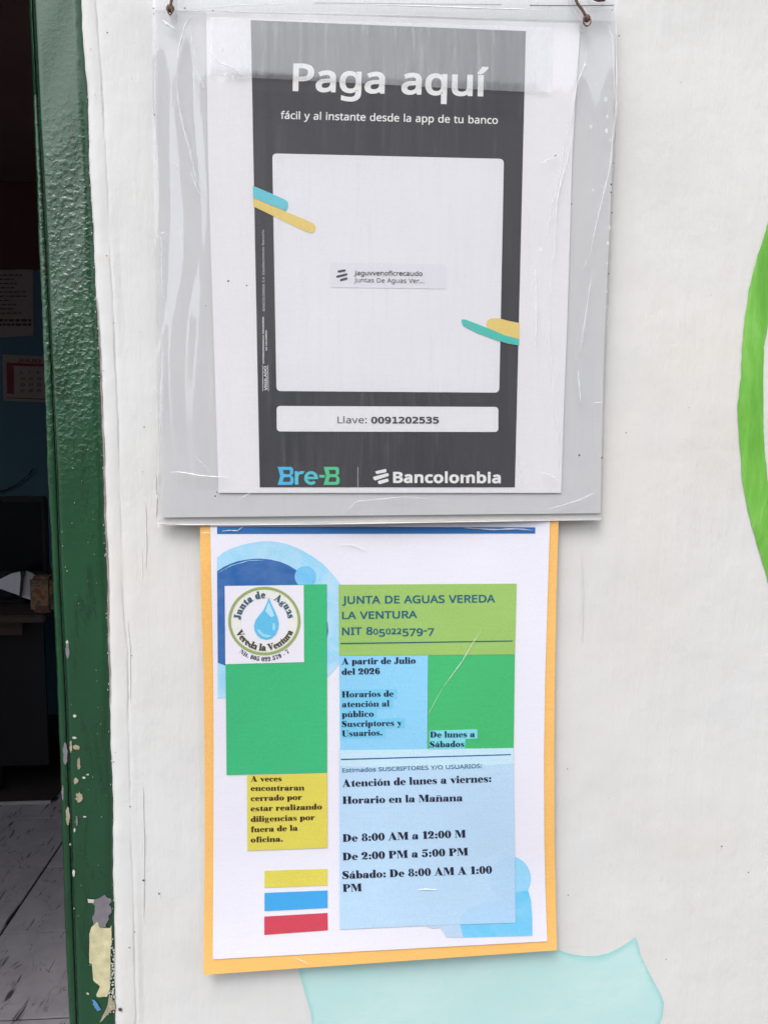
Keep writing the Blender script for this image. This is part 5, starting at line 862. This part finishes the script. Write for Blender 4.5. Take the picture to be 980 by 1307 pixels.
# cyan corner then the pale hours panel over it
fill('cyan_circle', [ell(651, 1122, 26.5, 28.5, 36)], d_low, T0, CY2, nl)
fill('cyan_corner', [[(600, 1150), (650, 1140), (674, 1137), (677.8, 1151), (679, 1170), (679.4, 1195), (591, 1197.2), (586, 1180)]], d_low, T0 + .00008, CY, nl)
fill('pale_blob', [[(540, 1175), (543, 1182), (552, 1186), (562, 1184.5), (570, 1197), (591.5, 1197.2), (586, 1178)]], d_low, T1, ink((182, 206, 232)), nl)
pb = fill('pale_blue_panel', [[(433, 957.8), (655.4, 955), (656.2, 1040), (657, 1100), (657.8, 1178.3), (543, 1182), (433.6, 1187)]], d_low, T2, PB, nl)
fill('pale_tint', [[(434, 957.9), (655.2, 955.2), (655.5, 975), (560, 982), (434, 978)]], d_low, T2 + .00006, ink((192, 222, 242)), pb)
fill('pale_tint', [[(656.9, 1094), (648, 1093.6), (638, 1098), (629, 1108), (624.6, 1122), (627, 1137), (636, 1147), (646, 1150), (657.3, 1149)]], d_low, T2 + .00005, ink((174, 207, 236)), pb)
fill('pale_tint', [[(657.4, 1150), (640, 1149), (618, 1152), (598, 1160), (588, 1170), (587, 1180.4), (657.6, 1178.2)]], d_low, T2 + .00009, ink((171, 207, 237)), pb)
fill('rule', [[(435, 968.9), (652, 962.8), (652, 964.2), (435, 970.6)]], d_low, T3, ink((34, 100, 160)), pb)
text('Estimados SUSCRIPTORES Y/O USUARIOS:', SANS, (436.8, 986.2), (615, 980.4), 6.2, d_low, T3, ink((56, 110, 142)), pb, bold=.02)
for s, x0, y0, x1, y1, cap in (('Atención de lunes a viernes:', 436.8, 1005, 627, 998.6, 9.6), ('Horario en la Mañana', 437.2, 1026.4, 590.5, 1023, 9.4), ('De 8:00 AM a 12:00 M', 437.4, 1075, 594.5, 1069.4, 9.8), ('De 2:00 PM a 5:00 PM', 437.4, 1098.7, 597.5, 1092.2, 9.8), ('Sábado: De 8:00 AM A 1:00', 437, 1122.4, 628, 1115.4, 9.9), ('PM', 437.6, 1139, 461.8, 1138, 9.9)):
    text(s, FAT, (x0, y0), (x1, y1), cap, d_low, T3, NK, pb, caph=.70)
yp = fill('yellow_panel', [[(315.3, 990), (417.6, 987), (417.8, 1082.6), (315.7, 1086.3)]], d_low, T2, YE, nl)
BK = ink((62, 38, 26), .5, .05)
for s, x0, y0, x1, y1 in (('A veces', 320, 998.2, 359.6, 997.6), ('encontraran', 320, 1010, 388.4, 1009.2), ('cerrado por', 320, 1023, 385.5, 1021.2), ('estar realizando', 320, 1036, 411, 1033.4), ('diligencias por', 320, 1049.6, 402, 1047), ('fuera de la', 320, 1062.8, 380, 1060.6), ('oficina.', 320, 1075.8, 361, 1074.6)):
    text(s, FAT, (x0, y0), (x1, y1), 7.3, d_low, T3, BK, yp, caph=.70)
fill('yellow_bar', [[(337.5, 1111.8), (417.8, 1109.6), (417.8, 1130.7), (337.5, 1133.6)]], d_low, T1, ink((214, 203, 88)), nl)
fill('blue_bar', [[(337.5, 1140.2), (418, 1137), (418, 1159.4), (337.5, 1163.5)]], d_low, T1, ink((66, 162, 224)), nl)
fill('red_bar', [[(337.2, 1170.4), (418, 1165.7), (418.4, 1188), (337.2, 1193.9)]], d_low, T1, ink((200, 70, 88)), nl)
# scratches and pinches in its clear cover
M_cr = mat_plain('white_crease_glint', (238, 240, 242), 0.3, 0.04)  # whitish colour here and below stands in for glints on creases and scratches
ms, t, b = new_mat('faint_scratch_glint'); b.inputs['Base Color'].default_value = (.85, .87, .86, 1); b.inputs['Alpha'].default_value = .55; b.inputs['Roughness'].default_value = .3
mfa, t, b = new_mat('faint_fold_glint'); b.inputs['Base Color'].default_value = (.86, .87, .90, 1); b.inputs['Alpha'].default_value = .38; b.inputs['Roughness'].default_value = .15
for P, wd, m_ in (([(615, 804), (604, 820), (590, 844), (577, 862), (565, 878)], 1.6, ms), ([(565, 878), (553, 900), (546, 913)], 1.2, mfa), ([(531, 1136.6), (545, 1135.6), (559, 1136.6)], 1.8, M_cr), ([(376, 1223), (385, 1227), (393.5, 1231.5)], 1.8, ms), ([(433, 694.5), (452, 696), (468, 704)], 1.0, M_cr), ([(283, 678), (292, 677), (303, 677.5), (311, 671.5)], 1.8, ms), ([(256, 681), (262, 680), (268, 680.5)], 1.6, ms), ([(590, 673.5), (630, 676), (660, 675), (681, 677)], 2.2, ms)):
    ridge('crease', P, wd, .0002, d_low, T4 + .0002, m_, nl)
fix(nl)

# ================================================================== UPPER POSTER (inside the sleeve)
pu = empty('payment_poster', W(490, 629), 'upper white sheet printed with a dark payment panel inside the plastic sleeve', 'poster')
sheet('paper_sheet', [(263, 14), (264, 100), (265.5, 200), (269, 320), (273, 440), (276, 530), (279, 629)], [(741, 29), (736, 100), (730, 200), (727, 310), (723.5, 420), (719.5, 520), (716, 629)], d_up, 0, ink((234, 233, 250), .55, .02), pu, 50, 70)
U0, U1, U2, U3 = .00015, .0003, .00045, .0006
DK = ink((58, 59, 66), .5, .07)
dp = quad('dark_panel', (320, 25), (671, 39), (657, 622), (331.5, 622), d_up, U0, DK, pu)
WT = ink((244, 244, 248), .5, .02)
text('Paga aquí', SANS, (373.4, 114.6), (622.3, 121.6), 41.5, d_up, U1, WT, dp, bold=.022)
text('fácil y al instante desde la app de tu banco', SANS, (358, 151), (635.2, 157.6), 11.6, d_up, U1, WT, dp, bold=.014)
text('BANCOLOMBIA S.A. Establecimiento Bancario', SANS, (338, 396.7), (337, 293), 3.6, d_up, U1, ink((190, 190, 196)), dp, bold=.01)
text('SUPERINTENDENCIA FINANCIERA', SANS, (337, 464), (336.6, 404), 2.1, d_up, U1, WT, dp, bold=.03)
text('DE COLOMBIA', SANS, (340.8, 447), (340.4, 421), 2.1, d_up, U1, WT, dp, bold=.03)
text('VIGILADO', SANS, (341, 498), (340.2, 467), 4.2, d_up, U1, WT, dp, bold=.02)
fill('rule', [[(335.2, 499), (334.8, 465.5), (335.3, 465.5), (335.8, 499)]], d_up, U1, WT, dp); fill('rule', [[(342.2, 499), (341.6, 465.5), (342.2, 465.5), (342.8, 499)]], d_up, U1, WT, dp)
wp = fill('white_panel', [rrect((347.5, 195.3), (643, 202.3), (637, 501), (352.8, 499), 6)], d_up, U1, ink((232, 232, 240), .5, .02), pu)
lb = fill('name_label', [rrect((421.5, 335), (570, 337), (569.3, 368.5), (420.8, 366.5), 3)], d_up, U2, ink((226, 226, 234), .5, .02), wp)
INK = ink((74, 70, 74)); 
def bars(P, name, lift, m_, par, wpx):
    for a, b in P:
        l = math.dist(a, b); nx, ny = -(b[1] - a[1]) / l * wpx / 2, (b[0] - a[0]) / l * wpx / 2
        fill(name, [rrect((a[0] - nx, a[1] - ny), (b[0] - nx, b[1] - ny), (b[0] + nx, b[1] + ny), (a[0] + nx, a[1] + ny), wpx * .35)], d_up, lift, m_, par, 4)
bars([((431, 346.3), (441, 344.6)), ((429.2, 353), (443.2, 349.6)), ((434, 357.4), (443.2, 354.8))], 'logo_bar', U3, INK, wp, 2.7)
text('Jaguvvenoficrecaudo', SANS, (451.8, 350.8), (539, 351.6), 7.0, d_up, U3, INK, wp, bold=.016)
text('Juntas De Aguas Ver...', SANS, (451.8, 359.8), (541.3, 361), 7.0, d_up, U3, ink((92, 88, 92)), wp, bold=.004)
fill('yellow_stroke', [[(323, 250), (363, 269), (395.5, 282.5), (401, 285.5), (403, 290), (401.8, 295), (398, 297.3), (389, 294.7), (350, 276), (323.2, 263)]], d_up, U2, ink((232, 206, 122)), pu)
fill('blue_stroke', [[(322.8, 236.6), (345, 246), (362.9, 253.9), (367, 257), (367.6, 262), (365, 268.5), (345, 261), (323, 251.6)]], d_up, U3, ink((104, 200, 216)), pu)
fill('yellow_stroke', [[(620.4, 413.9), (622, 408.5), (627, 406), (636.7, 406), (650, 409.5), (662.8, 412), (662.2, 433), (637, 426), (622, 419)]], d_up, U2, ink((232, 206, 122)), pu)
fill('teal_stroke', [[(588.7, 410), (589.5, 407.3), (594, 407.6), (610, 413.6), (627, 420.4), (645, 428), (662.4, 432.3), (662, 440.8), (648, 438.3), (637, 435), (610.6, 425.3), (591, 415.5)]], d_up, U3, ink((74, 196, 184)), pu)
kp = fill('key_panel', [rrect((353, 518), (636, 519.2), (635.8, 551.3), (353.2, 550.6), 5)], d_up, U1, ink((234, 234, 238), .5, .02), pu)
text('Llave:', {**SANS, ' ': (.3, [])}, (430.6, 540), (468, 540), 10.5, d_up, U2, ink((100, 98, 102)), kp, bold=.006)
text('0091202535', MONO, (473.5, 540), (560, 540), 10.8, d_up, U2, ink((66, 64, 70)), kp, bold=.030, caph=.729)
# blue-to-green word mark
def BL(P): return Z(P, 340, 580, 6.125)
def Bshape(x):
    return [BL([(x, 97), (x + 102, 97), (x + 116, 103), (x + 121, 117), (x + 121, 148), (x + 107, 164), (x + 122, 180), (x + 125, 190), (x + 125, 215), (x + 120, 230), (x + 106, 238), (x, 238), (x + 20, 168)]),
            BL([(x + 41, 121), (x + 90, 121), (x + 96, 127), (x + 96, 148), (x + 90, 154), (x + 48, 154)])[::-1], BL([(x + 48, 178), (x + 92, 178), (x + 99, 186), (x + 99, 208), (x + 92, 214), (x + 38, 214)])[::-1]]
fill('wordmark_letter', Bshape(88), d_up, U1, ink((70, 190, 240)), dp, 4)
fill('wordmark_letter', [BL([(222, 132), (246, 132), (246, 146), (262, 130), (300, 130), (284, 154), (262, 154), (250, 168), (250, 236), (222, 236)])], d_up, U1, ink((84, 200, 226)), dp, 4)
eo = [(349 + 54 * math.cos(a), 184 - 54 * math.sin(a)) for a in [math.radians(d) for d in range(0, 330, 15)]]
ei = [(349 + 28 * math.cos(a), 184 - 30 * math.sin(a)) for a in [math.radians(d) for d in range(318, 175, -15)]]
fill('wordmark_letter', [BL(eo + ei + [(321, 194), (403, 194)]), BL([(323, 174), (376, 174), (368, 160), (349, 153), (330, 160)])], d_up, U1, ink((84, 200, 208)), dp, 4)
fill('wordmark_dash', [BL([(413, 160), (458, 160), (456, 181), (413, 181)])], d_up, U1, ink((84, 200, 170)), dp, 4)
fill('wordmark_letter', Bshape(447), d_up, U1, ink((84, 200, 146)), dp, 4)
fill('divider', [[(456.3, 596), (457, 596), (457, 621.5), (456.3, 621.5)]], d_up, U1, ink((190, 188, 190)), dp)
for P in ([(92, 84), (96, 80), (156, 66), (162, 70), (163, 82), (158, 87), (102, 98), (97, 94)], [(78, 120), (82, 115), (168, 92), (175, 96), (178, 106), (172, 112), (92, 138), (84, 134)], [(108, 146), (114, 140), (168, 126), (174, 130), (176, 142), (168, 148), (120, 162), (113, 158)]):
    fill('logo_bar', [Z(P, 460, 585, 4.9)], d_up, U1, WT, dp, 4)
text('Bancolombia', SANS, (501.6, 615.6), (639, 616), 15.8, d_up, U1, WT, dp, bold=.038, track=.03)
fix(pu)

# ================================================================== PLASTIC SLEEVE
sv = empty('plastic_sleeve', W(485, 668), 'clear creased plastic sleeve with a grey backing, tied up at its two top corners', 'sleeve')
M_card = mat_plain('grey_backing_card', (210, 211, 214), 0.6, 0.03, 14, .0006)
sheet('backing_card', [(198, -14), (199, 100), (201, 220), (203, 330), (205, 440), (206, 560), (207, 660.5)], [(785, -8), (784, 100), (781, 220), (776, 330), (771, 440), (768, 560), (766, 655)], d_back, 0, M_card, sv, 40, 60)
def d_hem(x, y): return 0.0070 + 0.0002 * math.sin(x / 60)
sheet('hem', [(201, 655), (201, 664), (200.5, 671)], [(767, 650), (767, 659), (766.5, 664)], d_hem, 0, mat_plain('pale_plastic_hem', (222, 221, 220), .35, .04, 30), sv, 40, 4)
ridge('hem_edge', [(200, 668.4), (240, 670), (400, 669.4), (600, 666), (765, 663.4)], 1.9, .0008, d_hem, .0003, M_cr, sv)  # white ridge stands for the highlight along the hem
ridge('hem_edge', [(202, 672.3), (300, 671.8), (500, 669.2), (740, 665.6)], 0.8, .0002, d_hem, .0002, mat_plain('brown_shadow_line', (140, 118, 112), .6, .2), sv)  # brown line painted in for the shadow below the hem
def d_film(x, y): return 0.0118
def wr(x, y):
    s = max(0.0, (318 - x) / 120) if x < 318 else (max(0.0, (x - 668) / 110) if x > 668 else 0.0)
    s = min(1, s)
    a = .00055 * s * math.sin(x / 5.2 + 1.2 * math.sin(y / 61) + y / 190) + .0004 * s * math.sin(x / 9.7 - y / 48 + 2) + .0003 * s * math.sin(y / 27 + x / 33)
    return a * .33 - 0.0022 * max(0, (y - 600) / 70) ** 2 - .0012 * max(0, (40 - y) / 50)
M_film = mat_film('clear_sleeve_plastic', 0.030)
sheet('front_film', [(195.5, -14), (194.5, 60), (195, 200), (198, 330), (200, 440), (202, 560), (203, 668)], [(787, -8), (787, 60), (786.5, 150), (781, 300), (774, 440), (771, 560), (768, 661)], d_film, 0, M_film, sv, 150, 160, extra=wr)
M_veil = mat_film('sky_reflection_haze', 0.17)
sheet('sky_reflection_veil', [(268, 21), (268, 96)], [(706, 34), (704, 118.5)], d_up, .0012, M_veil, sv, 40, 8)  # added layer; its pale haze brightens the sky reflection at the top
M_hem2 = mat_film('doubled_plastic_strip', 0.14)
sheet('top_strip', [(195, -16), (195, 12)], [(786, -10), (784, 26)], d_film, .0012, M_hem2, sv, 40, 6)
for P, wd, m_ in (
    ([(196, 15), (260, 12), (330, 15), (420, 16), (520, 19), (640, 24), (740, 27)], 1.3, mfa), ([(470, 5), (540, 7), (620, 10), (700, 12)], 2.6, M_cr), ([(225, 12), (300, 6), (380, 3)], 1.2, ms),
    ([(244, 20), (236, 32), (228, 62), (224.5, 88)], 2.6, ms), ([(243.5, 30), (245, 55), (253.5, 82)], 2.4, ms), ([(224, 92), (227.5, 130), (234, 163), (242, 190), (250, 228), (257, 240)], 3.2, mfa),
    ([(246.5, 86), (248.5, 121)], 2.6, ms), ([(250, 88), (262, 114)], 2.2, mfa), ([(250, 212), (246, 205)], 1, mfa),
    ([(207, 25), (213, 30), (225, 38)], 5, ms), ([(292, 84), (299, 88), (312, 98)], 1.8, ms), ([(266, 66), (278, 78), (292, 84), (306, 90), (319, 101)], 1.6, mfa),
    ([(243.6, 219.6), (250, 236), (256.7, 252)], 2.2, ms), ([(225.7, 288), (230, 303), (232.2, 318)], 1.3, ms), ([(222.4, 206), (228, 216)], 1.8, ms), ([(204, 298), (206, 297), (213, 296)], 1.6, ms),
    ([(217, 602.8), (228, 602.6), (239, 604), (255, 607.3), (275, 608.6), (294.5, 609.8)], 2.0, M_cr), ([(306, 637.5), (313, 633), (321, 628.5)], 1.6, ms), ([(250, 583), (258, 592), (266, 601)], 2, mfa),
    ([(731, 167), (724, 205), (717, 227), (711.7, 251), (710, 272), (707, 329), (705.5, 331)], 1.7, M_cr), ([(705.5, 330), (701.4, 383), (701.4, 445), (705.5, 491), (712, 560), (714, 610)], 1.5, ms),
    ([(749, 64), (745, 85), (736, 108), (731, 140), (728, 165)], 2.4, ms), ([(726, 150), (718, 200), (706, 260), (694, 316)], 1.5, mfa), ([(743, 92), (748, 80)], 2.5, mfa),
    ([(775, 30), (781, 48), (784, 100), (785.5, 144), (778.5, 214), (768, 258), (760, 290), (753, 325)], 3.4, mfa), ([(786, 20), (787, 100), (787, 150)], 1.6, M_cr),
    ([(692, 207), (701, 203), (716, 194)], 2.2, mfa), ([(745, 342), (750, 330)], 1.2, ms), ([(737.6, 472), (739, 490), (741, 515)], 1.7, M_cr), ([(688, 602), (702, 606), (713, 614)], 1.4, ms), ([(757, 515), (768, 513)], 2.2, ms),
    ([(733, 450), (736, 462)], 1.2, ms), ([(683, 340), (685, 400), (683, 445)], 5, mfa), ([(756, 345), (745, 420), (740, 450)], 3, mfa), ([(440, 655), (455, 640), (520, 634), (560, 640)], 1.6, mfa), ([(700, 650), (735, 640), (762, 628)], 2.2, mfa),
    ([(200, 300), (206, 305), (207, 370), (214, 400)], 2, mfa), ([(660, 575), (664, 600), (666, 625)], 1.2, mfa), ([(208, 440), (206, 500), (204, 560)], 3, mfa), ([(199, 20), (198, 120), (199, 250)], 2.4, mfa)):
    ridge('crease', P, wd, .0005, lambda x, y: d_film(x, y) + wr(x, y), .0004, m_, sv)
# row of heat-seal blisters down the right edge
for x, y, r in ((773, 126, 2.2), (775, 148, 1.8), (774, 166, 2.4), (760, 108, 1.2), (754, 161, 1.8), (757, 242, 1.6), (778, 290, 1.6), (776, 310, 2.0), (775, 335, 1.4), (774.5, 372, 1.3), (774.2, 391, 1.2), (774, 411, 1.2), (772, 440, 1.0), (200, 634, 2.0), (202, 671, 2.4), (283, 60, 2.2), (288, 94, 2.2), (297, 98, 2.0), (214, 124, 1.0), (779, 178, 1.6), (690, 318, 2.0)):
    fill('blister', [rough(ell(x, y, r * .8, r * 1.3, 9), .25, 1)], d_film, .0009, ms, sv, 3)
vs_, fs = [], []
for x, y, r in ((291.5, 358.5, 1.5), (315, 364, 1.0), (262.5, 390, .7), (709, 198, 1.1), (729.5, 260, 1), (780, 235, 1.4), (779.5, 245, 1.2), (781, 271, 1), (783, 208, .8), (777, 349, 1), (739, 581, 1.4), (274.8, 633, 1.2), (276.5, 628, .9), (236, 9.5, 1.4), (272, 13, 1.5), (781, 12, 1), (362.5, 115, .9), (768, 584, 1.2), (457, 115, .5)):
    speck(x, y, r, .0128)
mesh('specks', vs_, fs, M_speck, sv, 'stuff')
tube('seam', [W(x, y, .0134) for x, y in ((676, 6), (700, 6.3), (740, 6.4), (783, 6.2))], .00022, mat_plain('dark_seam', (126, 118, 124), .6, .1), sv, seg=5)
tube('seam', [W(x, y, .0134) for x, y in ((400, 3), (470, 3.6), (560, 4.4), (640, 5))], .00014, mat_plain('faint_seam', (176, 172, 176), .6, .1), sv, seg=5)
fix(sv)
# twine at the two corners
M_twine = mat_plain('brown_twine', (112, 88, 80), 0.85, 0.3, 900)
for nm, pts, kx, ky, lab in (('twine', ((224, -60), (220, -20), (219, -4), (217.6, 8)), 217.3, 10.3, 'brown knotted twine at the top left corner of the plastic sleeve'), ('twine', ((722, -55), (731, -10), (737, 4), (742.5, 11), (747.6, 20)), 748.6, 22.6, 'brown knotted twine at the top right corner of the plastic sleeve')):
    tw = empty(nm, W(kx, ky, .014), lab, 'string', 'twine holding the sleeve')
    P = [W(x, y, .0150) for x, y in pts]
    PP = [P[i].lerp(P[i + 1], k / 4) for i in range(len(P) - 1) for k in range(4)] + [P[-1]]
    tube('cord', PP, .00085, M_twine, tw, 7)
    bm = bmesh.new(); bmesh.ops.create_icosphere(bm, subdivisions=3, radius=1)
    c = W(kx, ky, .0146)
    for v in bm.verts:
        q = v.co.copy(); k = 1 + .22 * math.sin(q.x * 7 + q.z * 5) * math.cos(q.y * 6 + q.z * 9); v.co = c + Vector((q.x * .0021, q.y * .0014, q.z * .0021)) * k
    kn = bmobj('knot', bm, M_twine, tw)
    for p in kn.data.polygons: p.use_smooth = True
    if kx > 500:
        tube('loop', [c + Vector((.0022 * math.cos(a), -.001, .0026 * math.sin(a) - .0022)) for a in [k * math.pi / 8 for k in range(17)]], .0004, M_twine, tw, 6)
    else:
        tube('loop', [c + Vector((.0012 * math.cos(a), -.001, .0022 * math.sin(a) - .0016)) for a in [k * math.pi / 8 for k in range(17)]], .0004, M_twine, tw, 6)
    fix(tw)
hk = tube('twine_end', [W(x, y, .016) for x, y in ((750, -14), (757, -4), (764, -1.5), (770, -2), (778, -9))], .0014, M_twine, None, 8, kind=None)
hk['label'] = 'loose curled twine end above the right corner of the sleeve'; hk['category'] = 'string'
print('FLOOR', f1, f2, f3, 'WL', WL, 'HZ', HZ, 'DF', DF, 'my', my, 'bz', bz)
